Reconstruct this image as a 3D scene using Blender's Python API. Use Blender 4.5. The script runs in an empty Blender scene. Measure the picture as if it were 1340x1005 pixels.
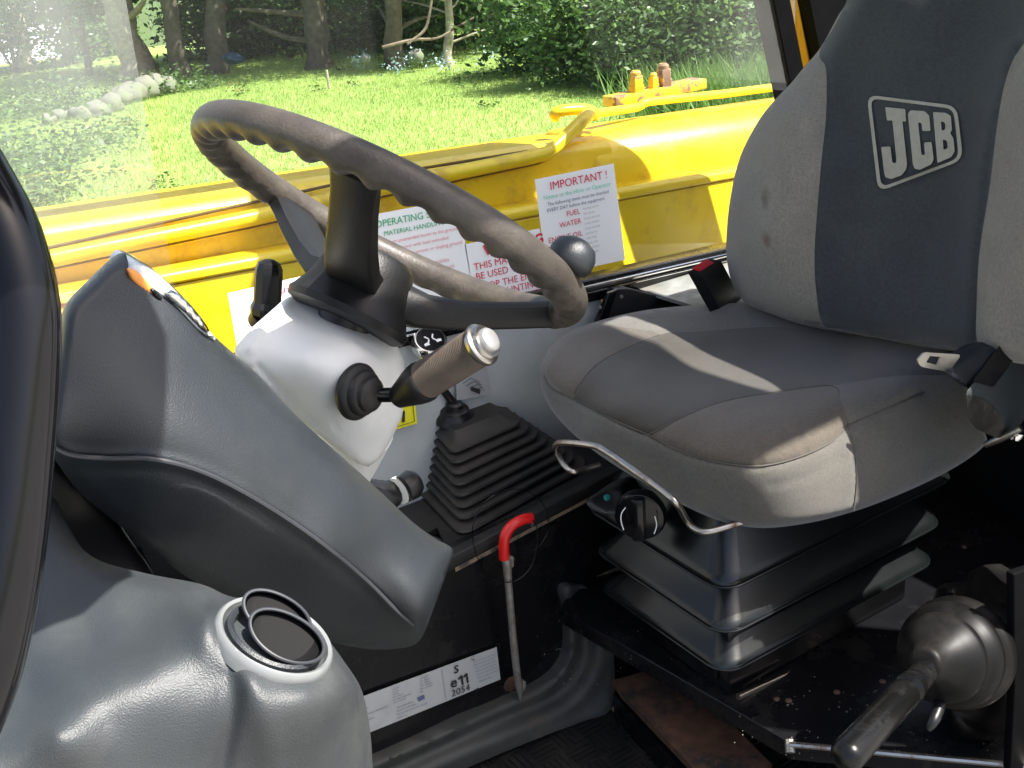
import bpy, bmesh, math, random
import numpy as np
from mathutils import Vector, Matrix, geometry, noise
random.seed(7); rng = np.random.default_rng(7)
S = bpy.context.scene; COL = S.collection

# ------------------------------------------------------------------ camera
F, CX, CY = 1470.0, 670.0, 502.5
ax = np.array([2630, -902, 1470.]); ax /= np.linalg.norm(ax)
ay = np.array([-1000, -520, 1470.]); ay -= ax*(ax@ay); ay /= np.linalg.norm(ay)
ad = np.cross(ay, ax)
RW = np.stack([ax, ay, -ad])                       # camera (right, down, forward) -> world
# world: X towards the rear of the cab, Y across to the boom side, Z up; origin = eye point
cam = bpy.data.cameras.new('camera'); co = bpy.data.objects.new('camera', cam); COL.objects.link(co)
M3 = Matrix([[float(RW[i, 0]), float(-RW[i, 1]), float(-RW[i, 2])] for i in range(3)])
co.matrix_world = M3.to_4x4()
cam.sensor_width = 36; cam.lens = F/1340*36; cam.clip_start = 0.02; cam.clip_end = 900
S.camera = co

# ------------------------------------------------------------------ world, sun, exposure
SUN = Vector((0.37, -0.44, 0.86)).normalized()     # towards the sun
w = bpy.data.worlds.new('World'); S.world = w; w.use_nodes = True
nt = w.node_tree; bg = nt.nodes['Background']
sky = nt.nodes.new('ShaderNodeTexSky'); sky.sky_type = 'NISHITA'; sky.sun_disc = False
sky.air_density = .75; sky.dust_density = 3.5; sky.ozone_density = .5
sky.sun_elevation = math.asin(SUN.z); sky.sun_rotation = math.atan2(SUN.x, SUN.y)
nt.links.new(sky.outputs[0], bg.inputs[0]); bg.inputs[1].default_value = 0.086
sl = bpy.data.lights.new('sun', 'SUN'); sl.energy = 4.2; sl.angle = math.radians(0.53); sl.color = (1, .96, .9)
so = bpy.data.objects.new('sun', sl); COL.objects.link(so)
so.rotation_euler = SUN.to_track_quat('Z', 'Y').to_euler()
S.view_settings.view_transform = 'Standard'; S.view_settings.look = 'None'
S.view_settings.gamma = 1; S.view_settings.use_curve_mapping = False
S.view_settings.exposure = 1.75
S.render.engine = 'CYCLES'

# ------------------------------------------------------------------ helpers
def ray(px, py): return RW @ np.array([(px-CX)/F, (py-CY)/F, 1.0])
def P(px, py, x=None, y=None, z=None, d=None):
    r = ray(px, py)
    if d is not None: k = d
    elif x is not None: k = x/r[0]
    elif y is not None: k = y/r[1]
    else: k = z/r[2]
    return Vector((r*k).tolist())
def depth_of(px, py, a, v):
    r = ray(px, py); return v/r['xyz'.index(a)] if a in 'xyz' else v

def link(name, me, mats, parent=None):
    o = bpy.data.objects.new(name, me); COL.objects.link(o)
    for m in (mats if isinstance(mats, (list, tuple)) else [mats]): me.materials.append(m)
    if parent is not None: o.parent = parent
    return o
def thing(name, label, cat, group=None):
    o = bpy.data.objects.new(name, None); COL.objects.link(o); o.empty_display_size = .05
    o['label'] = label; o['category'] = cat
    if group: o['group'] = group
    return o
def tag(o, label, cat, group=None, kind=None):
    o['label'] = label; o['category'] = cat
    if group: o['group'] = group
    if kind: o['kind'] = kind
    return o
def struct(o): o['kind'] = 'structure'; return o
def rebase(root, loc):
    """put an Empty at the base of its thing without moving its parts"""
    root.location = loc
    inv = Matrix.Translation(-Vector(loc))
    for c in root.children: c.matrix_parent_inverse = inv
def smooth(me, ang=40):
    me.polygons.foreach_set('use_smooth', [True]*len(me.polygons))
    me.set_sharp_from_angle(angle=math.radians(ang)); return me
def from_bm(bm, name='m', ang=40, recalc=True):
    if recalc: bmesh.ops.recalc_face_normals(bm, faces=bm.faces)
    me = bpy.data.meshes.new(name); bm.to_mesh(me); bm.free(); return smooth(me, ang)

def tube_bm(bm, pts, rad, seg=12, closed=False, sub=0, cap=True):
    pts = [Vector(p) for p in pts]
    rads = rad if isinstance(rad, (list, tuple)) else [rad]*len(pts)
    if sub:
        n = len(pts); q = []; qr = []
        rng_ = range(n if closed else n-1)
        for i in rng_:
            a, b = pts[i], pts[(i+1) % n]
            p0 = pts[(i-1) % n] if (closed or i > 0) else a; p3 = pts[(i+2) % n] if (closed or i+2 < n) else b
            for k in range(sub):
                t = k/sub
                q.append(0.5*((2*a)+(b-p0)*t+(2*p0-5*a+4*b-p3)*t*t+(3*a-p0-3*b+p3)*t**3))
                qr.append(rads[i]*(1-t)+rads[(i+1) % n]*t)
        if not closed: q.append(pts[-1]); qr.append(rads[-1])
        pts, rads = q, qr
    n = len(pts); rings = []; up = None
    for i, p in enumerate(pts):
        a = pts[(i-1) % n] if (closed or i > 0) else p; b = pts[(i+1) % n] if (closed or i < n-1) else p
        t = (b-a).normalized()
        if up is None: up = t.orthogonal().normalized()
        up = (up - t*up.dot(t)).normalized(); v = t.cross(up)
        rings.append([bm.verts.new(p+(up*math.cos(2*math.pi*k/seg)+v*math.sin(2*math.pi*k/seg))*rads[i]) for k in range(seg)])
    for i in range(n if closed else n-1):
        A, B = rings[i], rings[(i+1) % n]
        off = 0
        if closed and i == n-1: off = min(range(seg), key=lambda s: (A[0].co-B[s].co).length)
        for k in range(seg): bm.faces.new((A[k], A[(k+1) % seg], B[(k+1+off) % seg], B[(k+off) % seg]))
    if cap and not closed: bm.faces.new(rings[0][::-1]); bm.faces.new(rings[-1])
    return bm
def tube(name, pts, rad, mat, parent=None, seg=12, closed=False, sub=0):
    return link(name, from_bm(tube_bm(bmesh.new(), pts, rad, seg, closed, sub), name), mat, parent)

def lathe_bm(bm, a, axis, prof, seg=40):
    """prof = [(h, r)...] along axis from a"""
    axis = Vector(axis).normalized(); u = axis.orthogonal().normalized(); v = axis.cross(u); a = Vector(a)
    rings = []
    for h, r in prof:
        if r < 1e-6: rings.append([bm.verts.new(a+axis*h)])
        else: rings.append([bm.verts.new(a+axis*h+(u*math.cos(2*math.pi*k/seg)+v*math.sin(2*math.pi*k/seg))*r) for k in range(seg)])
    for A, B in zip(rings, rings[1:]):
        if len(A) == 1 and len(B) == 1: continue
        for k in range(seg):
            k2 = (k+1) % seg
            if len(A) == 1: bm.faces.new((A[0], B[k2], B[k]))
            elif len(B) == 1: bm.faces.new((A[k], A[k2], B[0]))
            else: bm.faces.new((A[k], A[k2], B[k2], B[k]))
    for R_ in (rings[0], rings[-1]):
        if len(R_) > 2: bm.faces.new(R_)
    return bm
def lathe(name, a, axis, prof, mat, parent=None, seg=40, ang=40):
    return link(name, from_bm(lathe_bm(bmesh.new(), a, axis, prof, seg), name, ang), mat, parent)

def box_bm(bm, lo, hi, bev=0.0, M=None, seg=2):
    lo, hi = Vector(lo), Vector(hi)
    r = bmesh.ops.create_cube(bm, size=1)
    vs = r['verts']
    for v in vs:
        v.co = Vector(((lo.x+hi.x)/2+v.co.x*(hi.x-lo.x), (lo.y+hi.y)/2+v.co.y*(hi.y-lo.y), (lo.z+hi.z)/2+v.co.z*(hi.z-lo.z)))
    if bev:
        es = list({e for v in vs for e in v.link_edges})
        r = bmesh.ops.bevel(bm, geom=es, offset=bev, segments=seg, affect='EDGES', profile=.5)
        vs = list({v for f in r['faces'] for v in f.verts} | {v for v in vs if v.is_valid})
    if M is not None:
        for v in vs: v.co = M @ v.co
    return bm
def box(name, lo, hi, mat, parent=None, bev=0.0, M=None):
    return link(name, from_bm(box_bm(bmesh.new(), lo, hi, bev, M), name), mat, parent)

def prism_bm(bm, poly, ext, bev=0.0):
    """closed polygon (world points) extruded by vector ext"""
    ext = Vector(ext)
    vs = [bm.verts.new(Vector(p)) for p in poly]; f = bm.faces.new(vs)
    r = bmesh.ops.extrude_face_region(bm, geom=[f]); nv = [g for g in r['geom'] if isinstance(g, bmesh.types.BMVert)]
    for v in nv: v.co += ext
    if bev:
        es = list({e for v in vs+nv for e in v.link_edges})
        bmesh.ops.bevel(bm, geom=es, offset=bev, segments=3, affect='EDGES', profile=.5)
    return bm
def prism(name, poly, ext, mat, parent=None, bev=0.0):
    return link(name, from_bm(prism_bm(bmesh.new(), poly, ext, bev), name), mat, parent)

def inside(pts, poly):
    x, y = pts[:, 0], pts[:, 1]; r = np.zeros(len(pts), bool); n = len(poly)
    for i in range(n):
        x1, y1 = poly[i]; x2, y2 = poly[(i+1) % n]
        if y1 == y2: continue
        c = ((y1 > y) != (y2 > y)) & (x < (x2-x1)*(y-y1)/(y2-y1)+x1); r ^= c
    return r
def dist_line(pts, line, closed=False):
    d = np.full(len(pts), 1e9); n = len(line)
    for i in range(n if closed else n-1):
        a = np.array(line[i], float); b = np.array(line[(i+1) % n], float); ab = b-a
        t = np.clip(((pts-a)@ab)/max(ab@ab, 1e-9), 0, 1)
        d = np.minimum(d, np.linalg.norm(pts-(a+t[:, None]*ab), axis=1))
    return d
def curve2(pts, sub=6, closed=False):
    """Catmull-Rom through 2-D points"""
    pts = [np.array(p[:2], float) for p in pts]; n = len(pts); q = []
    for i in range(n if closed else n-1):
        a, b = pts[i], pts[(i+1) % n]
        p0 = pts[(i-1) % n] if (closed or i > 0) else a; p3 = pts[(i+2) % n] if (closed or i+2 < n) else b
        for k in range(sub):
            t = k/sub
            q.append(0.5*((2*a)+(b-p0)*t+(2*p0-5*a+4*b-p3)*t*t+(3*a-p0-3*b+p3)*t**3))
    if not closed: q.append(pts[-1])
    return [tuple(v) for v in q]
class TPS:
    def __init__(s, ctrl):
        s.p = np.array([(c[0], c[1]) for c in ctrl], float)/500.
        v = np.array([1.0/depth_of(*c) for c in ctrl]); n = len(v)
        K = s.U(s.p, s.p)+np.eye(n)*1e-6; Q = np.hstack([np.ones((n, 1)), s.p])
        A = np.block([[K, Q], [Q.T, np.zeros((3, 3))]])
        s.c = np.linalg.lstsq(A, np.concatenate([v, np.zeros(3)]), rcond=None)[0]
    def U(s, a, b):
        r2 = ((a[:, None]-b[None])**2).sum(-1); return np.where(r2 > 0, r2*np.log(r2+1e-12), 0)
    def __call__(s, pts):
        q = np.asarray(pts, float)/500.
        return 1.0/np.clip(s.U(q, s.p)@s.c[:-3]+s.c[-3]+q@s.c[-2:], 1e-3, 50)
SHELLS = {}
def shell(name, outline, ctrl, mats, parent=None, roll=0.02, rollw=14, zones=(), grooves=(), back=.05, step=6,
          wav=0, smooth_outline=True, ang=60, taper=1.0):
    """a solid whose visible side is a sculpted surface: outline + known points in space, rounded edges, real thickness"""
    out = curve2(outline, 5, True) if smooth_outline else [tuple(p[:2]) for p in outline]
    tps = TPS(ctrl)
    O = np.array(out); lo, hi = O.min(0), O.max(0)
    gx, gy = np.meshgrid(np.arange(lo[0], hi[0], step), np.arange(lo[1], hi[1], step))
    gx = gx + (np.arange(gx.shape[0]) % 2)[:, None]*step/2
    G = np.stack([gx.ravel(), gy.ravel()], 1); G = G[inside(G, out)]
    G = G[dist_line(G, out, True) > step*.35]
    pts = [tuple(p) for p in out]; edges = [(i, (i+1) % len(out)) for i in range(len(out))]
    for zi, (poly, _) in enumerate(zones):
        b = len(pts); pts += [tuple(p) for p in poly]; edges += [(b+i, b+(i+1) % len(poly)) for i in range(len(poly))]
        G = G[dist_line(G, poly, True) > step*.35]
    for k in (1, 2, 3):                              # extra rings for the rounded edge
        pass
    pts += [tuple(p) for p in G]
    V, E_, Fc, *_ = geometry.delaunay_2d_cdt([Vector(p) for p in pts], edges, [], 0, 1e-4)
    V = np.array([tuple(v) for v in V])
    cen = np.array([V[list(f)].mean(0) for f in Fc]); keep = inside(cen, out)
    Fc = [f for f, k in zip(Fc, keep) if k]; cen = cen[keep]
    d = tps(V)
    dl = dist_line(V, out, True); t = np.clip(1-dl/rollw, 0, 1)
    d = d + roll*(1-np.sqrt(1-t*t*.98))
    for line, g, wd in grooves:
        d = d + g*np.exp(-(dist_line(V, line)/wd)**2)
    if wav:
        d = d + np.array([noise.noise(Vector((x*.012, y*.012, 3.1))) for x, y in V])*wav
    W3 = np.stack([(V[:, 0]-CX)/F*d, (V[:, 1]-CY)/F*d, d], 1) @ RW.T
    n = len(V)
    if isinstance(back, float): back = ray(*O.mean(0)); back = back/np.linalg.norm(back)*.07
    bk = W3+np.array(back)
    if taper != 1.0:
        c = bk.mean(0); bk = c+(bk-c)*taper
    used = sorted({i for f in Fc for i in f}); mp = {v: i for i, v in enumerate(used)}
    cnt = {}
    for f in Fc:
        for a, b in zip(f, f[1:]+f[:1]) if isinstance(f, list) else zip(f, tuple(f[1:])+tuple(f[:1])):
            cnt[(a, b)] = 1
    side = [(a, b) for (a, b) in cnt if (b, a) not in cnt]
    m = len(used)
    verts = [tuple(W3[i]) for i in used]+[tuple(bk[i]) for i in used]
    ff = [tuple(mp[i] for i in f) for f in Fc]
    faces = ff+[tuple(m+i for i in f[::-1]) for f in ff]+[(mp[b], mp[a], m+mp[a], m+mp[b]) for a, b in side]
    me = bpy.data.meshes.new(name); me.from_pydata(verts, [], faces)
    mi = np.zeros(len(faces), int)
    for zi, (poly, k) in enumerate(zones):
        ins = inside(cen, poly); mi[:len(ff)][ins] = k
    me.polygons.foreach_set('material_index', mi)
    bm = bmesh.new(); bm.from_mesh(me); bmesh.ops.recalc_face_normals(bm, faces=bm.faces); bm.to_mesh(me); bm.free()
    smooth(me, ang); me.update()
    o = link(name, me, mats, parent); SHELLS[name] = tps
    return o
def on_shell(name, pts, lift=.002):
    """world points lying on a sculpted surface"""
    d = SHELLS[name](np.array([p[:2] for p in pts], float))-lift
    return [P(p[0], p[1], d=float(k)) for p, k in zip(pts, d)]
def print_on(name, poly, shellname, mat, parent, holes=(), lift=.0022, step=5):
    """flat printed shape laid on a sculpted surface"""
    pts = [tuple(p) for p in poly]; edges = [(i, (i+1) % len(pts)) for i in range(len(pts))]
    for h in holes:
        b = len(pts); pts += list(h); edges += [(b+i, b+(i+1) % len(h)) for i in range(len(h))]
    O = np.array(poly); lo, hi = O.min(0), O.max(0)
    gx, gy = np.meshgrid(np.arange(lo[0], hi[0], step), np.arange(lo[1], hi[1], step)); G = np.stack([gx.ravel(), gy.ravel()], 1)
    if len(G): G = G[inside(G, poly)]
    for h in holes: G = G[~inside(G, h)]
    pts += [tuple(p) for p in G]
    V, _, Fc, *_ = geometry.delaunay_2d_cdt([Vector(p) for p in pts], edges, [], 0, 1e-4)
    V = np.array([tuple(v) for v in V]); cen = np.array([V[list(f)].mean(0) for f in Fc]); k = inside(cen, poly)
    for h in holes: k &= ~inside(cen, h)
    Fc = [tuple(f) for f, kk in zip(Fc, k) if kk]
    me = bpy.data.meshes.new(name); me.from_pydata([tuple(v) for v in on_shell(shellname, V, lift)], [], Fc)
    return link(name, smooth(me), mat, parent)
def quad(name, corners, mat, parent=None, thick=.001):
    a, b, c, d = [Vector(p) for p in corners]; n = (b-a).cross(d-a).normalized()
    return prism(name, [a, b, c, d], n*thick, mat, parent)
def text(body, origin, xd, yd, size, mat, parent=None, name='lettering', align='LEFT', sx=1.0, bold=0.0):
    cu = bpy.data.curves.new('t', 'FONT'); cu.body = body; cu.size = 1; cu.align_x = align; cu.resolution_u = 3
    cu.offset = bold
    o = bpy.data.objects.new('t', cu); COL.objects.link(o)
    me = bpy.data.meshes.new_from_object(o.evaluated_get(bpy.context.evaluated_depsgraph_get()))
    bpy.data.objects.remove(o); xd = Vector(xd).normalized(); yd = Vector(yd).normalized()
    n = xd.cross(yd).normalized()
    for v in me.vertices: v.co = Vector(origin)+xd*v.co.x*size*sx+yd*v.co.y*size+n*.0006
    me.name = name; return link(name, me, mat, parent)

# ------------------------------------------------------------------ materials
def mat(name, col, rough=.5, metal=0, var=.15, vscale=30, bump=0, bscale=400, spec=.5, coat=0, col2=None, dirt=None, dscale=6, dlim=(.5, .7),
        stains=(), sheen=0, trans=0, thread=None, weave=0):
    m = bpy.data.materials.new(name); m.use_nodes = True; nt = m.node_tree; N = nt.nodes; L = nt.links
    b = N['Principled BSDF']; b.inputs['Roughness'].default_value = rough; b.inputs['Metallic'].default_value = metal
    b.inputs['Specular IOR Level'].default_value = spec; b.inputs['Coat Weight'].default_value = coat
    b.inputs['Coat Roughness'].default_value = .12
    if sheen: b.inputs['Sheen Weight'].default_value = sheen; b.inputs['Sheen Roughness'].default_value = .5
    tc = N.new('ShaderNodeTexCoord'); no = N.new('ShaderNodeTexNoise'); no.inputs['Scale'].default_value = vscale
    no.inputs['Detail'].default_value = 5; no.inputs['Roughness'].default_value = .62
    L.new(tc.outputs['Object'], no.inputs['Vector'])
    cr = N.new('ShaderNodeValToRGB'); cr.color_ramp.elements[0].position = .3; cr.color_ramp.elements[1].position = .72
    c2 = col2 if col2 else tuple(min(1, c*(1+var)) for c in col)
    cr.color_ramp.elements[0].color = (*(tuple(c*(1-var) for c in col) if not col2 else col), 1); cr.color_ramp.elements[1].color = (*c2, 1)
    L.new(no.outputs['Fac'], cr.inputs[0]); out = cr.outputs[0]
    def mixc(a, bcol, fac):
        mx = N.new('ShaderNodeMix'); mx.data_type = 'RGBA'
        L.new(a, mx.inputs[6]); mx.inputs[7].default_value = (*bcol, 1); L.new(fac, mx.inputs[0]); return mx.outputs[2]
    if dirt:
        n2 = N.new('ShaderNodeTexNoise'); n2.inputs['Scale'].default_value = dscale; n2.inputs['Detail'].default_value = 9
        n2.inputs['Roughness'].default_value = .7; L.new(tc.outputs['Object'], n2.inputs['Vector'])
        mr = N.new('ShaderNodeMapRange'); mr.inputs[1].default_value = dlim[0]; mr.inputs[2].default_value = dlim[1]
        L.new(n2.outputs['Fac'], mr.inputs[0]); out = mixc(out, dirt, mr.outputs[0])
        ra = N.new('ShaderNodeMapRange'); ra.inputs[3].default_value = rough; ra.inputs[4].default_value = min(1, rough+.3)
        L.new(mr.outputs[0], ra.inputs[0]); L.new(ra.outputs[0], b.inputs['Roughness'])
    for loc, rad, scol, k in stains:
        vm = N.new('ShaderNodeVectorMath'); vm.operation = 'DISTANCE'; vm.inputs[1].default_value = loc
        nv = N.new('ShaderNodeTexNoise'); nv.inputs['Scale'].default_value = 40; L.new(tc.outputs['Object'], nv.inputs['Vector'])
        L.new(tc.outputs['Object'], vm.inputs[0])
        ad_ = N.new('ShaderNodeMath'); ad_.operation = 'MULTIPLY_ADD'; ad_.inputs[1].default_value = rad*.9
        L.new(nv.outputs['Fac'], ad_.inputs[0]); L.new(vm.outputs['Value'], ad_.inputs[2])
        mr = N.new('ShaderNodeMapRange'); mr.inputs[1].default_value = rad*1.6; mr.inputs[2].default_value = rad*.9
        mr.inputs[3].default_value = 0; mr.inputs[4].default_value = k; L.new(ad_.outputs[0], mr.inputs[0])
        out = mixc(out, scol, mr.outputs[0])
    if thread:                                        # woven cloth: fine threads in colour and relief
        hs = None
        for sc in (thread, (thread[2], thread[0], thread[0])):
            mp = N.new('ShaderNodeMapping'); mp.inputs['Scale'].default_value = sc; L.new(tc.outputs['Object'], mp.inputs[0])
            nn = N.new('ShaderNodeTexNoise'); nn.inputs['Scale'].default_value = 1; nn.inputs['Detail'].default_value = 2; L.new(mp.outputs[0], nn.inputs['Vector'])
            if hs is None: hs = nn.outputs['Fac']
            else:
                q = N.new('ShaderNodeMath'); q.operation = 'ADD'; L.new(hs, q.inputs[0]); L.new(nn.outputs['Fac'], q.inputs[1]); hs = q.outputs[0]
        mr = N.new('ShaderNodeMapRange'); mr.inputs[1].default_value = .7; mr.inputs[2].default_value = 1.3; mr.inputs[3].default_value = .82; mr.inputs[4].default_value = 1.18
        L.new(hs, mr.inputs[0]); vm = N.new('ShaderNodeVectorMath'); vm.operation = 'SCALE'; L.new(out, vm.inputs[0]); L.new(mr.outputs[0], vm.inputs['Scale']); out = vm.outputs[0]
    L.new(out, b.inputs['Base Color'])
    if bump or weave:
        bp = N.new('ShaderNodeBump'); bp.inputs['Distance'].default_value = .001; bp.inputs['Strength'].default_value = bump or weave
        if weave:
            a1 = N.new('ShaderNodeTexWave'); a1.inputs['Scale'].default_value = bscale; a1.bands_direction = 'Y'
            a2 = N.new('ShaderNodeTexWave'); a2.inputs['Scale'].default_value = bscale; a2.bands_direction = 'Z'
            a3 = N.new('ShaderNodeTexNoise'); a3.inputs['Scale'].default_value = bscale*2
            for q in (a1, a2, a3): L.new(tc.outputs['Object'], q.inputs['Vector'])
            mm = N.new('ShaderNodeMath'); mm.operation = 'ADD'; L.new(a1.outputs[1], mm.inputs[0]); L.new(a2.outputs[1], mm.inputs[1])
            m2 = N.new('ShaderNodeMath'); m2.operation = 'ADD'; L.new(mm.outputs[0], m2.inputs[0]); L.new(a3.outputs[0], m2.inputs[1])
            L.new(m2.outputs[0], bp.inputs['Height'])
        else:
            n3 = N.new('ShaderNodeTexNoise'); n3.inputs['Scale'].default_value = bscale; n3.inputs['Detail'].default_value = 3
            L.new(tc.outputs['Object'], n3.inputs['Vector']); L.new(n3.outputs['Fac'], bp.inputs['Height'])
        L.new(bp.outputs[0], b.inputs['Normal'])
    if trans:
        tb = N.new('ShaderNodeBsdfTranslucent'); L.new(out, tb.inputs[0]); mx = N.new('ShaderNodeMixShader'); mx.inputs[0].default_value = trans
        L.new(b.outputs[0], mx.inputs[1]); L.new(tb.outputs[0], mx.inputs[2]); L.new(mx.outputs[0], N['Material Output'].inputs[0])
    return m
def glass(name, haze=.03, hcol=(.8, .85, .85), scale=3, refl=.5):
    m = bpy.data.materials.new(name); m.use_nodes = True; nt = m.node_tree; N = nt.nodes; L = nt.links
    N.remove(N['Principled BSDF'])
    tr = N.new('ShaderNodeBsdfTransparent'); tr.inputs[0].default_value = (.96, .98, .96, 1)
    gl = N.new('ShaderNodeBsdfGlossy'); gl.inputs['Roughness'].default_value = .02
    fr = N.new('ShaderNodeFresnel'); fr.inputs[0].default_value = 1.45
    k = N.new('ShaderNodeMath'); k.operation = 'MULTIPLY'; k.inputs[1].default_value = refl; L.new(fr.outputs[0], k.inputs[0])
    mx = N.new('ShaderNodeMixShader'); L.new(k.outputs[0], mx.inputs[0]); L.new(tr.outputs[0], mx.inputs[1]); L.new(gl.outputs[0], mx.inputs[2])
    di = N.new('ShaderNodeBsdfTranslucent'); di.inputs[0].default_value = (*hcol, 1)
    d2 = N.new('ShaderNodeBsdfDiffuse'); d2.inputs[0].default_value = (*hcol, 1); ds = N.new('ShaderNodeMixShader'); ds.inputs[0].default_value = .5
    L.new(di.outputs[0], ds.inputs[1]); L.new(d2.outputs[0], ds.inputs[2])
    tc = N.new('ShaderNodeTexCoord'); no = N.new('ShaderNodeTexNoise'); no.inputs['Scale'].default_value = scale; no.inputs['Detail'].default_value = 6
    mp = N.new('ShaderNodeMapping'); mp.inputs['Scale'].default_value = (1, 1, .6); mp.inputs['Rotation'].default_value = (.3, .6, .2)
    L.new(tc.outputs['Object'], mp.inputs[0]); L.new(mp.outputs[0], no.inputs['Vector'])
    mr = N.new('ShaderNodeMapRange'); mr.inputs[1].default_value = .3; mr.inputs[2].default_value = .75
    mr.inputs[3].default_value = haze*.25; mr.inputs[4].default_value = haze*1.8; L.new(no.outputs['Fac'], mr.inputs[0])
    sx = N.new('ShaderNodeSeparateXYZ'); L.new(tc.outputs['Object'], sx.inputs[0])     # haze painted into the glass, fading towards the lower half
    zr = N.new('ShaderNodeMapRange'); zr.inputs[1].default_value = -.36; zr.inputs[2].default_value = -.08; zr.inputs[3].default_value = .22; zr.inputs[4].default_value = 1.25
    L.new(sx.outputs[2], zr.inputs[0]); hm = N.new('ShaderNodeMath'); hm.operation = 'MULTIPLY'; L.new(mr.outputs[0], hm.inputs[0]); L.new(zr.outputs[0], hm.inputs[1]); mr = hm
    m2 = N.new('ShaderNodeMixShader'); L.new(mr.outputs[0], m2.inputs[0]); L.new(mx.outputs[0], m2.inputs[1]); L.new(ds.outputs[0], m2.inputs[2])
    L.new(m2.outputs[0], N['Material Output'].inputs[0]); return m

M = {}
M['plastic'] = mat('charcoal_plastic', (.019, .023, .027), .36, var=.08, bump=.42, bscale=1100, dirt=(.03, .033, .034), dscale=5, dlim=(.45, .9))
M['plastic_low'] = mat('grey_plastic', (.030, .035, .038), .46, spec=.55, var=.1, bump=.42, bscale=1100, dirt=(.048, .05, .046), dscale=9, dlim=(.5, .85))
M['black'] = mat('black_plastic', (.007, .007, .008), .36, spec=.4, var=.2, bump=.1)
M['matte'] = mat('matte_black', (.004, .004, .0045), .6, var=.2, spec=.03)
M['gloss'] = mat('gloss_black', (.004, .004, .005), .16, var=.1, spec=.3, coat=.12)
M['blacksteel'] = mat('black_steel', (.006, .006, .007), .26, var=.2, spec=.4, dirt=(.022, .02, .017), dscale=14, dlim=(.55, .8), bump=.15, bscale=90)
M['louvre'] = mat('louvre_plastic', (.003, .003, .0035), .5, var=.1, spec=.05)
M['tongue'] = mat('steel_tongue', (.32, .31, .28), .32, metal=.85, var=.1, dirt=(.2, .18, .15), dscale=40)
M['boot'] = mat('dusty_boot', (.020, .019, .017), .55, var=.25, dirt=(.05, .043, .035), dscale=14, dlim=(.45, .75), bump=.2, bscale=200)
M['case'] = mat('retractor_plastic', (.040, .046, .048), .34, var=.1, bump=.2)
M['case_end'] = mat('retractor_end', (.014, .014, .012), .5, var=.3, dirt=(.05, .04, .03), dscale=30)
M['dust_pale'] = mat('pale_dust', (.22, .21, .18), .9, var=.3)
M['bead2'] = mat('cowl_bead', (.03, .033, .038), .3, var=.1)
M['bead'] = mat('trim_bead', (.055, .058, .065), .3, var=.1)
M['rubber'] = mat('rubber', (.012, .012, .012), .5, var=.2, spec=.4, dirt=(.035, .03, .024), dscale=16, dlim=(.5, .8), bump=.2, bscale=300)
M['matgrey'] = mat('rubber_mat', (.045, .047, .043), .6, var=.2, dirt=(.10, .075, .05), dscale=9, dlim=(.55, .8), bump=.3, bscale=300)
M['rim'] = mat('worn_wheel', (.050, .042, .034), .47, var=.35, vscale=26, dirt=(.10, .083, .064), dscale=12, dlim=(.5, .75), bump=.45, bscale=350)
M['spoke'] = mat('wheel_spoke', (.008, .008, .008), .45, spec=.35, var=.25, dirt=(.015, .014, .012), dscale=11, dlim=(.55, .85), bump=.25, bscale=500)
M['shroud'] = mat('pale_plastic', (.72, .73, .72), .55, var=.04, dirt=(.36, .34, .3), dscale=8, dlim=(.58, .85), bump=.1)
M['panel'] = mat('pale_panel', (.40, .43, .43), .45, var=.06, dirt=(.3, .29, .25), dscale=7, dlim=(.58, .85))
M['silver'] = mat('dusty_ledge', (.18, .19, .18), .5, var=.3, vscale=22, dirt=(.16, .15, .12), dscale=16, dlim=(.45, .65))
M['chrome'] = mat('chrome', (.75, .75, .74), .12, metal=1, var=.08, dirt=(.35, .3, .25), dscale=20, dlim=(.6, .8))
M['worn'] = mat('worn_bar', (.45, .42, .38), .28, metal=1, var=.15, dirt=(.16, .07, .03), dscale=22, dlim=(.55, .68))
M['rust'] = mat('rusty_steel', (.13, .06, .032), .8, var=.4, vscale=40, dirt=(.03, .026, .022), dscale=14, dlim=(.45, .6), bump=.5, bscale=150)
M['dust'] = mat('dirt_line', (.23, .17, .11), .9, var=.4, vscale=60, dirt=(.05, .045, .04), dscale=60, dlim=(.45, .6))
M['zinc'] = mat('zinc_rod', (.36, .34, .30), .42, metal=.6, var=.3, vscale=70, dirt=(.17, .13, .09), dscale=40, dlim=(.5, .75))
M['red'] = mat('red_sleeve', (.62, .012, .01), .3, var=.08)
M['redbtn'] = mat('red_button', (.6, .02, .03), .35, var=.05)
M['yellow'] = mat('yellow_paint', (.84, .56, .01), .34, var=.06, coat=.2, vscale=3, col2=(.92, .68, .02), dirt=(.50, .29, .035), dscale=13, dlim=(.52, .78), bump=.35, bscale=120)
M['seam'] = mat('dark_joint', (.12, .07, .02), .8, var=.3)
M['orange'] = mat('orange_paint', (.72, .33, .01), .4, var=.08)
M['paper'] = mat('paper', (.88, .9, .9), .6, var=.015, vscale=5)
M['ink_red'] = mat('ink_red', (.62, .02, .06), .7, var=.02)
M['ink_green'] = mat('ink_green', (.02, .38, .16), .7, var=.02)
M['ink_pale_green'] = mat('ink_pale_green', (.2, .66, .48), .7, var=.02)
M['ink_pink'] = mat('ink_pink', (.75, .3, .33), .7, var=.02)
M['ink_blue'] = mat('ink_blue', (.10, .13, .22), .7, var=.02)
M['ink_grey'] = mat('ink_grey', (.42, .42, .42), .7, var=.02)
M['ink_black'] = mat('ink_black', (.02, .02, .02), .6, var=.02)
M['sticker'] = mat('yellow_sticker', (.78, .72, .02), .5, var=.02)
M['plate'] = mat('aluminium_plate', (.56, .58, .58), .42, metal=.35, var=.06, vscale=9, dirt=(.4, .4, .38), dscale=12, dlim=(.55, .85))
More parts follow.
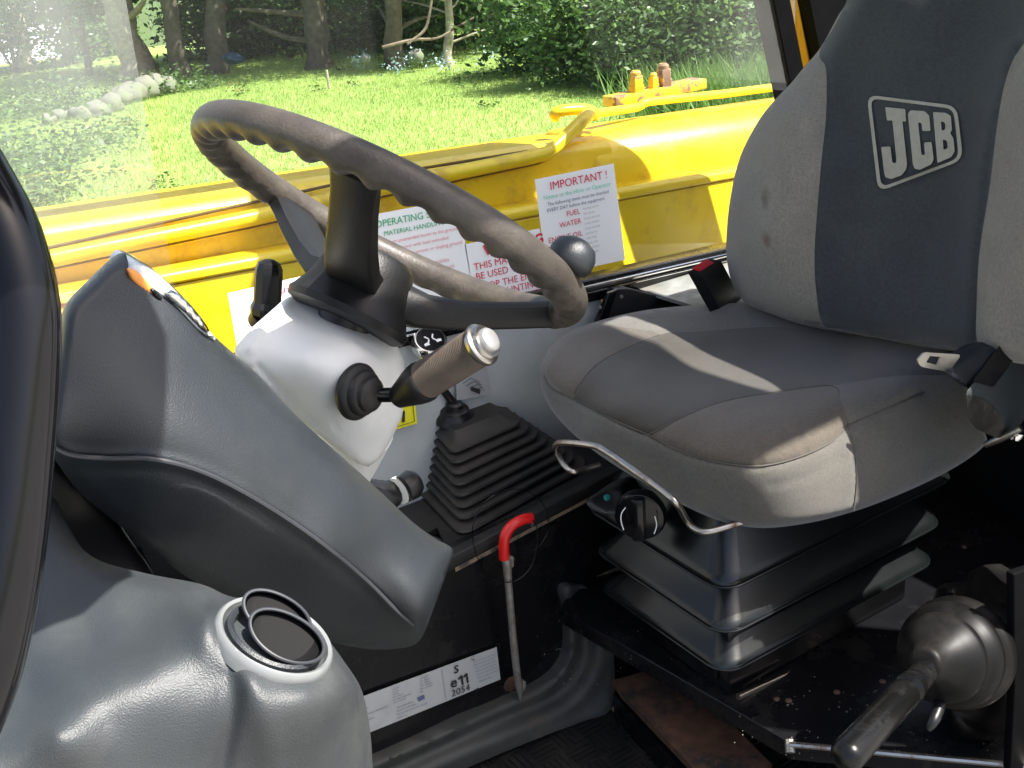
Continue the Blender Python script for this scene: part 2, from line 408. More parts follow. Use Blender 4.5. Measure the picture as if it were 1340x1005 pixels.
M['white'] = mat('white_plastic', (.8, .8, .78), .3, var=.03)
M['green_led'] = mat('green_tab', (.02, .25, .2), .4, var=.05)
M['dial_orange'] = mat('dial_orange', (.85, .32, .06), .35, var=.05)
M['lens'] = mat('instrument_lens', (.55, .58, .6), .08, var=.35, vscale=60, coat=1)
st = []
M['fab_light'] = mat('fabric_light', (.235, .215, .185), .92, var=.12, vscale=14, bump=.5, bscale=1100, thread=(180, 180, 1300), sheen=.25, spec=.2,
   dirt=(.16, .135, .11), dscale=7, dlim=(.52, .8),
   stains=[(tuple(P(990, 262, x=1.10)), .022, (.075, .04, .03), .9), (tuple(P(1015, 258, x=1.10)), .012, (.06, .04, .035), .6), (tuple(P(995, 318, x=1.10)), .016, (.13, .045, .03), .9), (tuple(P(1330, 170, x=1.08)), .02, (.07, .05, .04), .5), (tuple(P(1305, 420, x=1.06)), .012, (.09, .06, .03), .6)])
M['fab_dark'] = mat('fabric_dark', (.040, .046, .051), .92, var=.12, vscale=10, bump=.5, bscale=1100, thread=(180, 180, 1300), sheen=.3, spec=.2,
   dirt=(.05, .055, .058), dscale=5, dlim=(.5, .9), stains=[(tuple(P(1235, 78, x=1.15)), .016, (.012, .014, .018), .8)])
M['fab_seat'] = mat('fabric_seat', (.034, .029, .021), .92, var=.15, vscale=10, bump=.5, bscale=1100, thread=(180, 180, 1300), sheen=.35, spec=.2, dirt=(.052, .046, .036), dscale=7, dlim=(.45, .85))
M['fab_side'] = mat('fabric_side', (.098, .092, .080), .9, var=.12, vscale=10, bump=.5, bscale=1100, thread=(180, 180, 1300), sheen=.3, spec=.2, dirt=(.095, .085, .07), dscale=6, dlim=(.5, .85))
M['fab_bol'] = mat('fabric_bolster', (.082, .070, .054), .88, var=.15, vscale=12, bump=.5, bscale=1100, thread=(180, 180, 1300), sheen=.3, spec=.25, dirt=(.075, .06, .05), dscale=9, dlim=(.5, .8))
M['logo'] = mat('logo_print', (.36, .35, .29), .85, var=.1, vscale=80, bump=.4, bscale=600)
M['thread'] = mat('seam_thread', (.075, .07, .06), .9, var=.2)
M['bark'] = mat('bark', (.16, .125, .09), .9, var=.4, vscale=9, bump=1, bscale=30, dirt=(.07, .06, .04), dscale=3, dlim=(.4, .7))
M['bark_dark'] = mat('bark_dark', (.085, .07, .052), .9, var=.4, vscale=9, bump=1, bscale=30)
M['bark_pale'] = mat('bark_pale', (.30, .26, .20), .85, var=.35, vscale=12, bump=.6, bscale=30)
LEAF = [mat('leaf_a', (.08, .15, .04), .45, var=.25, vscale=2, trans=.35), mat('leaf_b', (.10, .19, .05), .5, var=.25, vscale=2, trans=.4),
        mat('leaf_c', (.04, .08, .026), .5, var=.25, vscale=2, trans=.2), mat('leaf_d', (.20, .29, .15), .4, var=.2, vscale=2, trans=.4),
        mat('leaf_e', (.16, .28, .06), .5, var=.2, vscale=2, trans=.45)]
M['grass'] = mat('grass_blade', (.23, .34, .08), .5, var=.3, vscale=.9, trans=.5, col2=(.38, .48, .15))
M['lawn'] = mat('lawn', (.19, .29, .06), .9, vscale=.8, col2=(.29, .38, .10), bump=1, bscale=60, dirt=(.16, .15, .06), dscale=2.2, dlim=(.6, .8))
M['stone'] = mat('stone', (.15, .155, .125), .85, var=.2, vscale=6, bump=.8, bscale=40, dirt=(.12, .17, .06), dscale=3, dlim=(.5, .75))
M['field'] = mat('far_grass', (.07, .11, .03), .9, var=.2, vscale=.1); M['pale'] = mat('sky_glimpse', (.78, .82, .84), .9, var=.1, vscale=.1)

# ------------------------------------------------------------------ setting: ground, lawn, far field
GZ = -2.3
def ground_h(x, y):
    return GZ+.05*math.sin(x*.5)+.06*math.sin(y*.45+x*.3)
bm = bmesh.new(); nx = 70
gv = [[bm.verts.new((-30+i*1.1, 2.4+j*.44, ground_h(-30+i*1.1, 2.4+j*.44)-.9*max(0, (2.4+j*.44-27)/6)**2*.25)) for j in range(nx)] for i in range(nx)]
for i in range(nx-1):
    for j in range(nx-1): bm.faces.new((gv[i][j], gv[i+1][j], gv[i+1][j+1], gv[i][j+1]))
g = struct(link('lawn', from_bm(bm, 'lawn'), M['lawn']))
bm = bmesh.new(); vs = [bm.verts.new(p) for p in ((-400, -300, -3.6), (500, -300, -3.6), (500, 500, -3.6), (-400, 500, -3.6))]; bm.faces.new(vs)
struct(link('field', from_bm(bm, 'field'), M['field']))
bm = bmesh.new(); prism_bm(bm, [(-40, -30, GZ-.02), (40, -30, GZ-.02), (40, 2.5, GZ-.02), (-40, 2.5, GZ-.02)], (0, 0, -.2))
struct(link('bounce_ground', from_bm(bm, 'bounce_ground'), mat('bounce_grey', (.24, .235, .22), .9, var=.2, vscale=5)))  # unseen grey ground added to bounce neutral light upward
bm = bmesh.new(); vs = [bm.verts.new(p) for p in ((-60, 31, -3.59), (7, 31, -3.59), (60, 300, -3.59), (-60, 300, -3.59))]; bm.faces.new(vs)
struct(link('sky_glimpse', from_bm(bm, 'sky_glimpse'), M['pale']))  # pale sheet standing in for bright sky between the trunks

def blades(name, n, region, hmin, hmax, wd, mat_, label, cat, hfun=None):
    xs, ys = region(n); n = len(xs)
    h = rng.uniform(hmin, hmax, n); a = rng.uniform(0, 2*math.pi, n); lean = rng.normal(0, .45, (n, 2))
    z = np.array([ground_h(x, y) for x, y in zip(xs, ys)])
    V = np.empty((n, 3, 3)); c, s_ = np.cos(a)*wd*rng.uniform(.6, 1.4, n), np.sin(a)*wd
    V[:, 0] = np.stack([xs-c, ys-s_, z-.01], 1); V[:, 1] = np.stack([xs+c, ys+s_, z-.01], 1)
    V[:, 2] = np.stack([xs+lean[:, 0]*h, ys+lean[:, 1]*h, z+h], 1)
    me = bpy.data.meshes.new(name); me.vertices.add(3*n); me.vertices.foreach_set('co', V.ravel())
    me.loops.add(3*n); me.loops.foreach_set('vertex_index', np.arange(3*n)); me.polygons.add(n)
    me.polygons.foreach_set('loop_start', np.arange(0, 3*n, 3)); me.update(calc_edges=True); me.validate()
    return tag(link(name, me, mat_), label, cat, kind='stuff')
def lawn_region(n):
    # wedge seen through the glass, denser nearby
    t = rng.uniform(0, 1, n)**.8; y = 5.5+t*19; u = rng.uniform(0, 1, n); x = y*(-.02+u*1.02)-.6; return x, y
blades('grass', 270000, lawn_region, .02, .075, .0045, M['grass'], 'short bright green lawn grass beyond the yellow boom', 'grass')

def leafcloud(name, blobs, n, size, mats, parent=None, flat=.5, wts=None):
    """n leaf quads gathered in clumps inside ellipsoids (centre, radii)"""
    cs = []
    vol = np.array([b[1][0]*b[1][1]*b[1][2] for b in blobs])**.7; vol /= vol.sum()
    for (c, r), q in zip(blobs, vol):
        k = int(n*q); nc = max(4, k//38)
        u = rng.normal(size=(nc, 3)); u /= np.linalg.norm(u, axis=1)[:, None]
        cl = np.array(c)+u*np.array(r)*(rng.uniform(.25, 1, (nc, 1))**.5)
        i = rng.integers(0, nc, k); sp = np.array(r).mean()*.16+size
        cs.append(cl[i]+rng.normal(0, sp, (k, 3)))
    Cn = np.concatenate(cs); k = len(Cn); a = rng.normal(size=(k, 3)); a[:, 2] *= flat; a /= np.linalg.norm(a, axis=1)[:, None]
    b = np.cross(a, rng.normal(size=(k, 3))); b /= np.linalg.norm(b, axis=1)[:, None]
    s_ = (size*rng.uniform(.5, 1.25, k))[:, None]
    V = np.stack([Cn-a*s_, Cn+b*s_*.5, Cn+a*s_, Cn-b*s_*.5], 1)
    me = bpy.data.meshes.new(name); me.vertices.add(4*k); me.vertices.foreach_set('co', V.ravel())
    me.loops.add(4*k); me.loops.foreach_set('vertex_index', np.arange(4*k)); me.polygons.add(k)
    me.polygons.foreach_set('loop_start', np.arange(0, 4*k, 4))
    me.polygons.foreach_set('material_index', rng.choice(len(mats), k, p=wts)); me.update(calc_edges=True); me.validate()
    return link(name, me, mats, parent)
def gpt(px, py, dy=None):
    p = P(px, py, z=GZ)
    if dy: p = P(px, py, y=dy); p.z = GZ
    return p
def tree(px, py, width_px, mat_, label, lean=(0, 0), h=5.5, crown=None, dy=None, leaves=3000, lm=None, branches=3):
    b = gpt(px, py, dy); b.z = ground_h(b.x, b.y)-.05; dep = float(np.array(b) @ RW[:, 2]); r = width_px/2*dep/F
    t = thing('tree', label, 'tree')
    pts = [b+Vector((lean[0]*k+random.uniform(-.04, .04), lean[1]*k, h*k)) for k in (0, .08, .2, .4, .6, .8, 1)]
    bm = bmesh.new(); tube_bm(bm, pts, [r*1.45, r*1.08, r, r*.9, r*.75, r*.55, r*.25], 12, sub=3)
    for v in bm.verts: v.co += Vector((noise.noise(v.co*3), noise.noise(v.co*3+Vector((5, 1, 2))), 0))*r*.35
    for k in range(branches):
        k0 = random.uniform(.12, .6); s0 = b+Vector((lean[0]*k0, lean[1]*k0, h*k0)); a = random.uniform(0, 6.28); ln = random.uniform(.8, 1.8)
        q = [s0, s0+Vector((math.cos(a)*ln*.5, math.sin(a)*ln*.5, .15)), s0+Vector((math.cos(a)*ln, math.sin(a)*ln, random.uniform(.1, .8)))]
        tube_bm(bm, q, [r*.3, r*.22, r*.08], 6, sub=3)
    link('trunk', from_bm(bm, 'trunk'), mat_, t)
    top = b+Vector((lean[0], lean[1], h))
    cr = crown or [((0, 0, 0), (1.8, 1.6, 1.2))]
    leafcloud('crown', [((top.x+c[0], top.y+c[1], top.z+c[2]), r_) for c, r_ in cr], leaves, .09, LEAF, t, wts=lm or [.3, .25, .2, .1, .15])
    rebase(t, b); return t
low = lambda *a: list(a)
tree(38, 98, 16, M['bark_pale'], 'thin pale trunk furthest left, seen through the dusty windscreen', (.3, 0), 3.4, [((0, 0, -1.2), (1.6, 1, 1.1)), ((-.8, .5, -2.2), (.8, .6, .6))], leaves=2800)
tree(183, 100, 40, M['bark_pale'], 'thick pale trunk behind the left end of the stones', (-.35, 0), 4.2, [((0, 0, 0), (2, 1.6, 1))], leaves=3000)
tree(118, 102, 9, M['bark'], 'slim young tree between the two pale trunks', (.2, .2), 2.2, [((0, 0, -.4), (.9, .7, .7))], leaves=2500)
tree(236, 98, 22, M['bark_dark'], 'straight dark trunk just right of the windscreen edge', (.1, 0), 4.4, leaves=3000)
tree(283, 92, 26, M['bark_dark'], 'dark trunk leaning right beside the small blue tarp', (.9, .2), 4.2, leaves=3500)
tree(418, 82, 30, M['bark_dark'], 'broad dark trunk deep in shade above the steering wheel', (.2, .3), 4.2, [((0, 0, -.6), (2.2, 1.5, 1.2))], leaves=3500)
tree(516, 80, 24, M['bark'], 'brown trunk leaning slightly right at the middle of the lawn edge', (.35, 0), 4.4, leaves=3500)
tree(587, 78, 11, M['bark_pale'], 'slender pale tree with bare forked branches behind the lawn', (.25, -.1), 3.2, [((.3, 0, -.4), (1.2, .8, .7))], leaves=2500, branches=6)
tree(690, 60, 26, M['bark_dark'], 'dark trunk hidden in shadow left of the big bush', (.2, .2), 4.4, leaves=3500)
# bare pale branches crossing between the two middle trunks
for nm, pp, lb in (('branch', [(500, 62), (540, 52), (572, 50), (600, 34), (622, 22)], 'long pale fallen branch rising to the right between the middle trunks'),
               ('branch', [(533, 57), (555, 40), (562, 18), (566, -10)], 'thin pale branch curving up beside the brown trunk')):
    tag(tube(nm, [P(a, b, y=15.2) for a, b in pp], [.026, .022, .02, .016, .01][:len(pp)], M['bark'], seg=6, sub=4), lb, 'branch')

# dark wall of undergrowth and individual bushes
def bush(px, py, rx, ry, rz, label, mats_w, n=5000, size=.07, dy=None, lift=0, blobs=None):
    dy = dy*1.13 if dy and dy > 16 else dy; b = gpt(px, py, dy); b.z = ground_h(b.x, b.y); t = thing('bush', label, 'bush')
    bl = [((b.x, b.y, b.z+rz*.75+lift), (rx, ry, rz))]
    for k in range(4):
        a = random.uniform(0, 6.28)
        bl.append(((b.x+math.cos(a)*rx*.7, b.y+math.sin(a)*ry*.7, b.z+rz*random.uniform(.25, 1.1)+lift), (rx*.5, ry*.5, rz*.45)))
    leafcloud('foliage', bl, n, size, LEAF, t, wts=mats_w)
    bm = bmesh.new()
    for k in range(6):
        a = random.uniform(0, 6.28); tube_bm(bm, [b, b+Vector((math.cos(a)*rx*.3, math.sin(a)*ry*.3, rz*.6)), b+Vector((math.cos(a)*rx*.7, math.sin(a)*ry*.7, rz*1.4))], [.03, .022, .008], 6)
    link('stem', from_bm(bm, 'stem'), M['bark_dark'], t); rebase(t, b)
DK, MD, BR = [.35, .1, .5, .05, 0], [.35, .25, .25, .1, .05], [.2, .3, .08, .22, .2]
bush(20, 92, 1.4, 1.0, 1.2, 'dark bush at the far left behind the thin trunk', MD, 2200, dy=23.5)
bush(95, 92, 1.1, .9, .9, 'rounded mid green bush behind the slim young tree', MD, 2200, dy=23.8)
bush(140, 90, .8, .8, .55, 'low bright green bush left of the thick pale trunk', BR, 3000, dy=24.5)
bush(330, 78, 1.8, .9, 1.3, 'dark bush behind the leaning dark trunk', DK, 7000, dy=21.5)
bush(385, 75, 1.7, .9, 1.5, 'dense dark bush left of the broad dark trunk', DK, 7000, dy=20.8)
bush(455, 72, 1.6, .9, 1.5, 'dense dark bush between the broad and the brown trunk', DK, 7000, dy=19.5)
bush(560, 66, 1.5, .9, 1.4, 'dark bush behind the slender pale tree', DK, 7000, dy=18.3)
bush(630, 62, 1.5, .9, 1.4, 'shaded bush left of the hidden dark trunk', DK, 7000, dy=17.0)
bush(715, 72, 1.1, .8, 1.2, 'mid green bush beside the big sunlit bush', MD, 6000, dy=14.6)
bush(800, 88, 1.15, .8, 1.1, 'big bush with pale sunlit leaves at the right of the lawn', BR, 11000, .05, dy=12.6)
bush(885, 96, 1.1, .8, 1.1, 'tall loose bush with glossy leaves behind the boom bolts', BR, 11000, .05, dy=11.6)
bush(965, 100, 1.0, .8, .9, 'bright leafy bush next to the black cab pillar', BR, 9000, .05, dy=10.8)
bush(1040, 90, 1.2, .8, 1.3, 'green bush partly behind the cab pillar and seat top', MD, 7000, .055, dy=10.6)
leafc = leafcloud('wood', [((x, 27-x*.35, -1.2), (2.2, 1.2, 1.7)) for x in (9.4, 12, 14.5, 17, 19.5)], 24000, .12, [LEAF[2], LEAF[0], M['bark_dark']], None, wts=[.6, .3, .1])
tag(leafc, 'far dark wood closing the view behind the trunks', 'wood', kind='stuff')
def tallregion(n):
    u = rng.uniform(0, 1, n); y = 9.2+rng.normal(0, .5, n)-.2; x = 8.0+u*3.2+rng.normal(0, .2, n); return x, y+(.5-u)*1.2
blades('tall_grass', 5500, tallregion, .25, .65, .011, LEAF[4], 'long wild grass below the bushes by the cab pillar', 'grass')
def ivyregion(n):
    return None
iv = leafcloud('ivy', [((2.3, 14.6, GZ+.06), (1.3, 1.3, .07)), ((2.6, 19.2, GZ+.1), (1.9, 1.0, .16)), ((1.4, 12.8, GZ+.05), (.9, 2.2, .07)), ((5.4, 19.6, GZ+.05), (.9, .7, .05))], 18000, .042, LEAF, None, wts=[.35, .25, .25, .1, .05], flat=.3)
tag(iv, 'low ivy and weeds spreading over the left of the lawn', 'ivy', kind='stuff')
wn_ = 3200; wy = 6+rng.uniform(0, 1, wn_)**.8*16; wx = wy*rng.uniform(.0, .98, wn_)
wc = [((float(a), float(b), ground_h(a, b)+.03), (.22, .18, .02)) for a, b in zip(wx[:70], wy[:70])]
tag(leafcloud('weeds', wc, 5200, .028, [LEAF[2], LEAF[0], LEAF[1], mat('fallen_leaf', (.20, .12, .04), .8, var=.3)], None, wts=[.35, .3, .2, .15], flat=.3), 'scattered weeds and fallen leaves among the lawn grass', 'weeds', kind='stuff')
# rough stones in a curved row
def rock(c, r, label):
    bm = bmesh.new(); bmesh.ops.create_icosphere(bm, subdivisions=3, radius=1)
    off = Vector((random.random()*9, random.random()*9, 0))
    for v in bm.verts:
        k = 1+.38*noise.noise(v.co*1.1+off)+.16*noise.noise(v.co*4+off); v.co = Vector((v.co.x*r[0], v.co.y*r[1], v.co.z*r[2]))*k
    bmesh.ops.rotate(bm, verts=bm.verts, matrix=Matrix.Rotation(random.uniform(-1.2, 1.2), 3, 'Z')@Matrix.Rotation(random.uniform(-.5, .5), 3, 'X')@Matrix.Rotation(random.uniform(-.4, .4), 3, 'Y'))
    o = link('rock', from_bm(bm, 'rock', 50), M['stone']); o.location = c; tag(o, label, 'rock', 'stones along the lawn'); return o
RK = [(80, 152, 14, 'flat pale stone at the left end of the stone row'), (105, 150, 16, 'second stone from the left end of the row'),
      (128, 146, 18, 'broad low stone left of the middle of the row'), (146, 139, 17, 'rounded stone at the middle of the row'),
      (158, 128, 18, 'tall leaning stone where the row bends'), (174, 122, 19, 'large smooth stone right of the bend'),
      (190, 118, 19, 'upright pale stone near the right end'), (206, 112, 18, 'mossy stone beside the windscreen edge'),
      (222, 110, 14, 'last mossy stone at the right end of the row'), (64, 158, 12, 'small half buried stone beyond the left end')]
for px, py, s_, lb in RK:
    p = P(px, py, z=GZ+.14); dep = float(np.array(p)@RW[:, 2]); k = s_*dep/F*.95
    rock(p, (k*random.uniform(.75, 1.0), k*random.uniform(.9, 1.2), k*random.uniform(.75, .95)), lb)
for px, py, s_, lb in ((545, 74, 9, 'pale stone among blue scraps behind the lawn'), (478, 78, 6, 'small pale stone at the foot of the brown trunk'), (740, 82, 5, 'small stone at the bush edge')):
    p = P(px, py, z=GZ+.15); dep = float(np.array(p)@RW[:, 2]); k = s_*dep/F; rock(p, (k, k, k), lb)
# blue tarp and little stake
p = P(305, 76, z=GZ+.25); bm = bmesh.new(); bmesh.ops.create_icosphere(bm, subdivisions=3, radius=.15)
for v in bm.verts: v.co = Vector((v.co.x*1.3, v.co.y, v.co.z*.7))*(1+.6*noise.noise(v.co*7))
o = link('tarp', from_bm(bm, 'tarp'), mat('blue_tarp', (.01, .04, .09), .5, var=.3)); o.location = p; tag(o, 'crumpled dark blue tarp at the foot of the leaning trunk', 'tarp')
b = gpt(431, 116); tag(tube('stake', [b, b+Vector((0, 0, .28))], .022, M['bark_pale'], seg=8), 'short pale stake standing in the lawn', 'stake')
tag(leafcloud('flower_bed', [(tuple(P(x_, 76, z=GZ+.1)), (.7, .3, .06)) for x_ in (500, 560, 620)], 500, .03, [mat('pale_petal', (.25, .36, .38), .6, var=.2)], None), 'scattered pale blue flowers along the lawn edge', 'flowers', kind='stuff')

# ------------------------------------------------------------------ yellow loader boom beyond the side window
boom = thing('loader_boom', 'yellow telescopic loader boom outside the side window', 'boom')
def sweepx(name, prof, x0, x1, mat_, parent, bev=.006, z1=0.0, n=2):
    bm = bmesh.new(); prism_bm(bm, [(x0, y, z) for y, z in prof], (x1-x0, 0, 0), bev)
    for v in bm.verts: v.co.z -= .062*(v.co.x-.43)
    return link(name, from_bm(bm, name, 35), mat_, parent)
def boomz(px, py, y): return P(px, py, y=y)
sweepx('inner_arm', [(1.80, -.60), (1.80, -.400), (1.815, -.385), (1.84, -.380), (2.0, -.392), (2.02, -.41), (2.02, -.60)], -1.4, 1.35, M['yellow'], boom)
sweepx('outer_arm', [(1.80, -.56), (1.788, -.50), (1.787, -.455), (1.795, -.42), (1.815, -.392), (1.845, -.376), (1.90, -.370), (1.96, -.378), (2.02, -.41), (2.05, -.46), (2.05, -.56)], 1.30, 3.4, M['yellow'], boom, .014)
# side pipe with its upward bend, and dark joint lines above and below it
pp = [P(-60, 372, y=1.772), P(70, 338, y=1.772), P(330, 285, y=1.772), P(500, 246, y=1.772), P(640, 217, y=1.772), P(706, 203, y=1.772), P(722, 196, y=1.775), P(742, 178, y=1.785), P(764, 156, y=1.80), P(772, 150, y=1.83)]
tube('side_rail', pp, [.0135]*10, M['yellow'], boom, 12, sub=4)
tube('rail_strip', [p+Vector((0, .022, -.012)) for p in pp], .0125, M['yellow'], boom, 8, sub=3)
tube('joint_line', [P(60, 325, y=1.796), P(480, 232, y=1.796), P(690, 198, y=1.796)], .003, M['seam'], boom, 6)
tube('joint_line', [p+Vector((0, .008, -.0165)) for p in pp[:7]], .003, M['seam'], boom, 6)
tube('hook', [P(779, 156, y=1.84), P(775, 146, y=1.84), P(760, 143, y=1.84), P(735, 145, y=1.85), P(726, 149, y=1.86), P(727, 153, y=1.88)], .011, M['yellow'], boom, 10, sub=4)
tube('top_pipe', [P(778, 149, y=1.86), P(835, 140, y=1.89), P(850, 133, y=1.9), P(945, 123, y=1.9), P(1030, 112, y=1.9)], .009, M['yellow'], boom, 10, sub=3)
bp = thing('bolt_plate', 'flaking yellow plate with big bolts on top of the boom', 'plate')
q0 = P(808, 128, y=1.93); q1 = P(905, 119, y=1.93)
M['flake'] = mat('flaking_paint', (.70, .42, .02), .5, var=.2, dirt=(.20, .12, .08), dscale=26, dlim=(.48, .56))
box('plate', (q0.x, 1.935, q0.z-.022), (q1.x+.05, 1.985, q0.z), M['flake'], bp, .003)
for px, py, k in ((833, 118, 1.0), (856, 116, .72), (869, 112, 1.08)):
    c = P(px, py+4, y=1.955)
    o = link('bolt', from_bm(lathe_bm(lathe_bm(bmesh.new(), (c.x, c.y, q0.z), (0, 0, 1), [(0, .0185*k), (.012*k, .0185*k), (.0121*k, .0165*k), (.030*k, .0165*k), (.033*k, .015*k)], 6), (c.x, c.y, q0.z+.03*k), (0, 0, 1), [(0, .0115*k), (.01*k, .0115*k), (.014*k, .008*k), (.0145*k, 0)], 16), 'bolt', 30), M['flake'], bp)
rebase(bp, q0)
# chassis ledge and flat side cover below the boom
ch = thing('chassis_side', 'flat yellow chassis side cover with a pale ledge below the boom', 'machine cover')
sweepx('ledge', [(1.72, -.482), (1.722, -.474), (1.732, -.468), (1.80, -.476), (1.80, -.500), (1.72, -.490)], -1.4, 3.4, M['yellow'], ch, .004)
sweepx('side_cover', [(1.725, -.492), (1.79, -.502), (1.79, -1.3), (1.725, -1.3)], -1.4, 3.4, M['yellow'], ch, .004)
sweepx('gap_filler', [(1.81, -.62), (1.95, -.62), (1.95, -1.3), (1.81, -1.3)], -1.4, 3.4, M['yellow'], ch, .004)
box('foot_beam', (-1.2, 1.6, -2.1), (3.2, 2.1, -1.3), M['blacksteel'], ch)
rebase(ch, (1, 1.75, -2.1)); 
sb = box('boom_rest', (2.9, 1.86, -1.5), (3.2, 2.1, -.58), M['yellow'], boom, .01)
rebase(boom, (1, 1.95, -.6))

# ------------------------------------------------------------------ cab shell
cab = thing('cab', 'black steel cab frame with glazing, floor and pale side panel', 'cab')
rz0 = P(770, 365, y=1.45).z
# lower window rail with chrome-like trim
rail = box('window_rail', (-.1, 1.432, -.625), (1.56, 1.475, -.578), M['blacksteel'], cab, .004)
for v in rail.data.vertices: v.co.z = (v.co.z+.578)*.8-.572-.062*(v.co.x-1.02)
tube('window_trim', [(-.1, 1.428, -.512), (1.5, 1.428, -.611)], .0035, M['chrome'], cab, 8)
tube('window_trim', [(-.1, 1.427, -.521), (1.5, 1.427, -.620)], .002, M['chrome'], cab, 8)
gside = box('side_window', (.40, 1.452, -.60), (1.50, 1.456, .42), glass('clear_glass', .008, refl=.18), cab)
# raked dusty windscreen from the far corner to the near front pillar
wn = 10; bmw = bmesh.new(); rows = []
for i in range(wn+1):
    t = i/wn; x = .40*(1-t)+(-.06)*t-.05*math.sin(math.pi*t); y = 1.454*(1-t)+.46*t
    rows.append([bmw.verts.new((x-.06*(1-k), y, -.75+1.15*k)) for k in (0, .5, 1)])
for A, B in zip(rows, rows[1:]):
    for k in range(2): bmw.faces.new((A[k], B[k], B[k+1], A[k+1]))
link('windscreen', from_bm(bmw, 'windscreen'), glass('dusty_glass', .19, (.85, .9, .92), 2.2, refl=.2), cab)
# far rear pillar
def strip(name, a, b, wx, mat_, y=1.46, ty=.05, parent=cab):
    A = P(*a, y=y); B = P(*b, y=y); d = (A-B).normalized(); A2 = A+d*.35; B2 = B-d*.35
    return prism(name, [A2, A2+Vector((wx, 0, 0)), B2+Vector((wx, 0, 0)), B2], (0, ty, 0), mat_, parent)
strip('rear_pillar', (1013, 0), (1035, 108), .036, M['matte'], 1.45, .05)
strip('pillar_edge', (1043, 0), (1060, 90), .022, M['orange'], 1.50, .03)
strip('pillar_post', (1060, 0), (1078, 90), .12, M['matte'], 1.47, .08)
# unseen roof, open (glazed) in front, its slabs shaped to place sun patches
ROOF = .46
bmr = bmesh.new()
for lo, hi in (((.98, .305, ROOF), (1.41, 1.5, ROOF+.03)), ((1.49, .305, ROOF), (1.57, 1.5, ROOF+.03)), ((1.41, .78, ROOF), (1.49, 1.5, ROOF+.03)), ((1.41, .305, ROOF), (1.49, .40, ROOF+.03)), ((-.2, 1.42, ROOF), (.98, 1.5, ROOF+.03)), ((-.2, .36, ROOF), (.98, .44, ROOF+.03)),
               ((-.28, .36, ROOF), (-.2, 1.5, ROOF+.03))):
    box_bm(bmr, lo, hi)
prism_bm(bmr, [(-.28, .385, ROOF), (-.28, .385, .04), (.22, .385, .05), (.27, .385, .09), (.32, .385, .17), (.37, .385, .28), (.40, .385, ROOF)], (0, .03, 0))  # added panel above the view, blocks sun from pod and console
roof_and_blocker = link('roof_and_blocker', from_bm(bmr, 'roof_and_blocker'), M['black'], cab)
# near front pillar: thick black curved tube right beside the eye
near = [(-130, 60), (-75, 160), (-28, 240), (8, 310), (30, 400), (29, 500), (22, 600), (13, 700), (-2, 800), (-24, 890), (-60, 980), (-95, 1060)]
tube('front_pillar', [P(a, b, d=.46) for a, b in near], .0145, M['gloss'], cab, 20, sub=4)
tube('pillar_seal', [P(a+36, b, d=.458) for a, b in near], .003, M['gloss'], cab, 10, sub=4)
# pale panel under the window
panel = prism('side_panel', [(-.1, 1.44, -.54), (1.035, 1.44, -.60), (1.02, 1.44, -.90), (-.1, 1.44, -.90)], (0, .02, 0), M['panel'], cab)
# side console: top ledge, lip with dirt line, dark front wall
TOPZ = -.845
prism('console_top', [P(572, 690, z=TOPZ), P(590, 728, z=TOPZ), P(800, 622, z=TOPZ-.002), Vector((1.15, 1.22, TOPZ)), Vector((1.15, 1.435, TOPZ)), Vector((.35, 1.435, TOPZ)), Vector((.35, 1.27, TOPZ))], (0, 0, -.012), M['rubber'], cab)
lipA, lipB = P(592, 734, y=1.245), P(800, 626, y=1.245)
dv = (lipB-lipA)
A0 = lipA-dv*.9; B0 = lipB+dv*.15
prism('console_lip', [A0+Vector((0, -.004, .010)), B0+Vector((0, -.004, .010)), B0+Vector((0, -.004, -.012)), A0+Vector((0, -.004, -.012))], (0, .02, 0), M['rubber'], cab, .002)
prism('dirt_line', [lipA+Vector((0, -.006, -.009)), B0+Vector((0, -.006, -.009)), B0+Vector((0, -.006, -.0135)), lipA+Vector((0, -.006, -.0155))], (0, .001, 0), M['dust'], cab)
wall = prism('console_wall', [(-.05, 1.262, -.85), (1.3, 1.262, -.83), (1.3, 1.262, -1.34), (-.05, 1.262, -1.34)], (0, .02, 0), M['blacksteel'], cab)
# seat platform
PZ = -.993
plat = [P(733, 797, z=PZ), P(1034, 972, z=PZ), P(1090, 977, z=PZ), P(1380, 1004, z=PZ), Vector((1.45, .5, PZ)), Vector((1.45, 1.255, PZ)), P(760, 745, z=PZ)]
prism('seat_platform', plat, (0, 0, -.028), M['blacksteel'], cab, .002)
tube('platform_edge', [P(1034, 974, z=PZ-.003), P(1090, 979, z=PZ-.003), P(1380, 1006, z=PZ-.003)], .004, M['worn'], cab, 8)
prism('dirt_line', [P(752, 757, z=PZ+.001), P(784, 748, z=PZ+.001), P(818, 741, z=PZ+.001), P(813, 746, z=PZ+.001), P(780, 755, z=PZ+.001), P(754, 764, z=PZ+.001)], (0, 0, .001), M['dust'], cab)
tube('weld_bead', [P(1033, 968, z=PZ-.002), P(1034, 985, z=PZ-.012)], .006, M['zinc'], cab, 8)
M['rivet'] = mat('rusty_rivet', (.12, .08, .06), .6, metal=.4, var=.3)
for px, py in ((1016, 915), (1032, 917), (1095, 906), (1180, 860), (1155, 892), (1262, 716)):
    lathe('rivet', P(px, py, z=PZ), (0, 0, 1), [(0, .0045), (.0012, .0042), (.002, .002), (.0021, 0)], M['rivet'], cab, 12)
M['speck'] = mat('grit', (.2, .18, .14), .9, var=.3)
bm = bmesh.new()
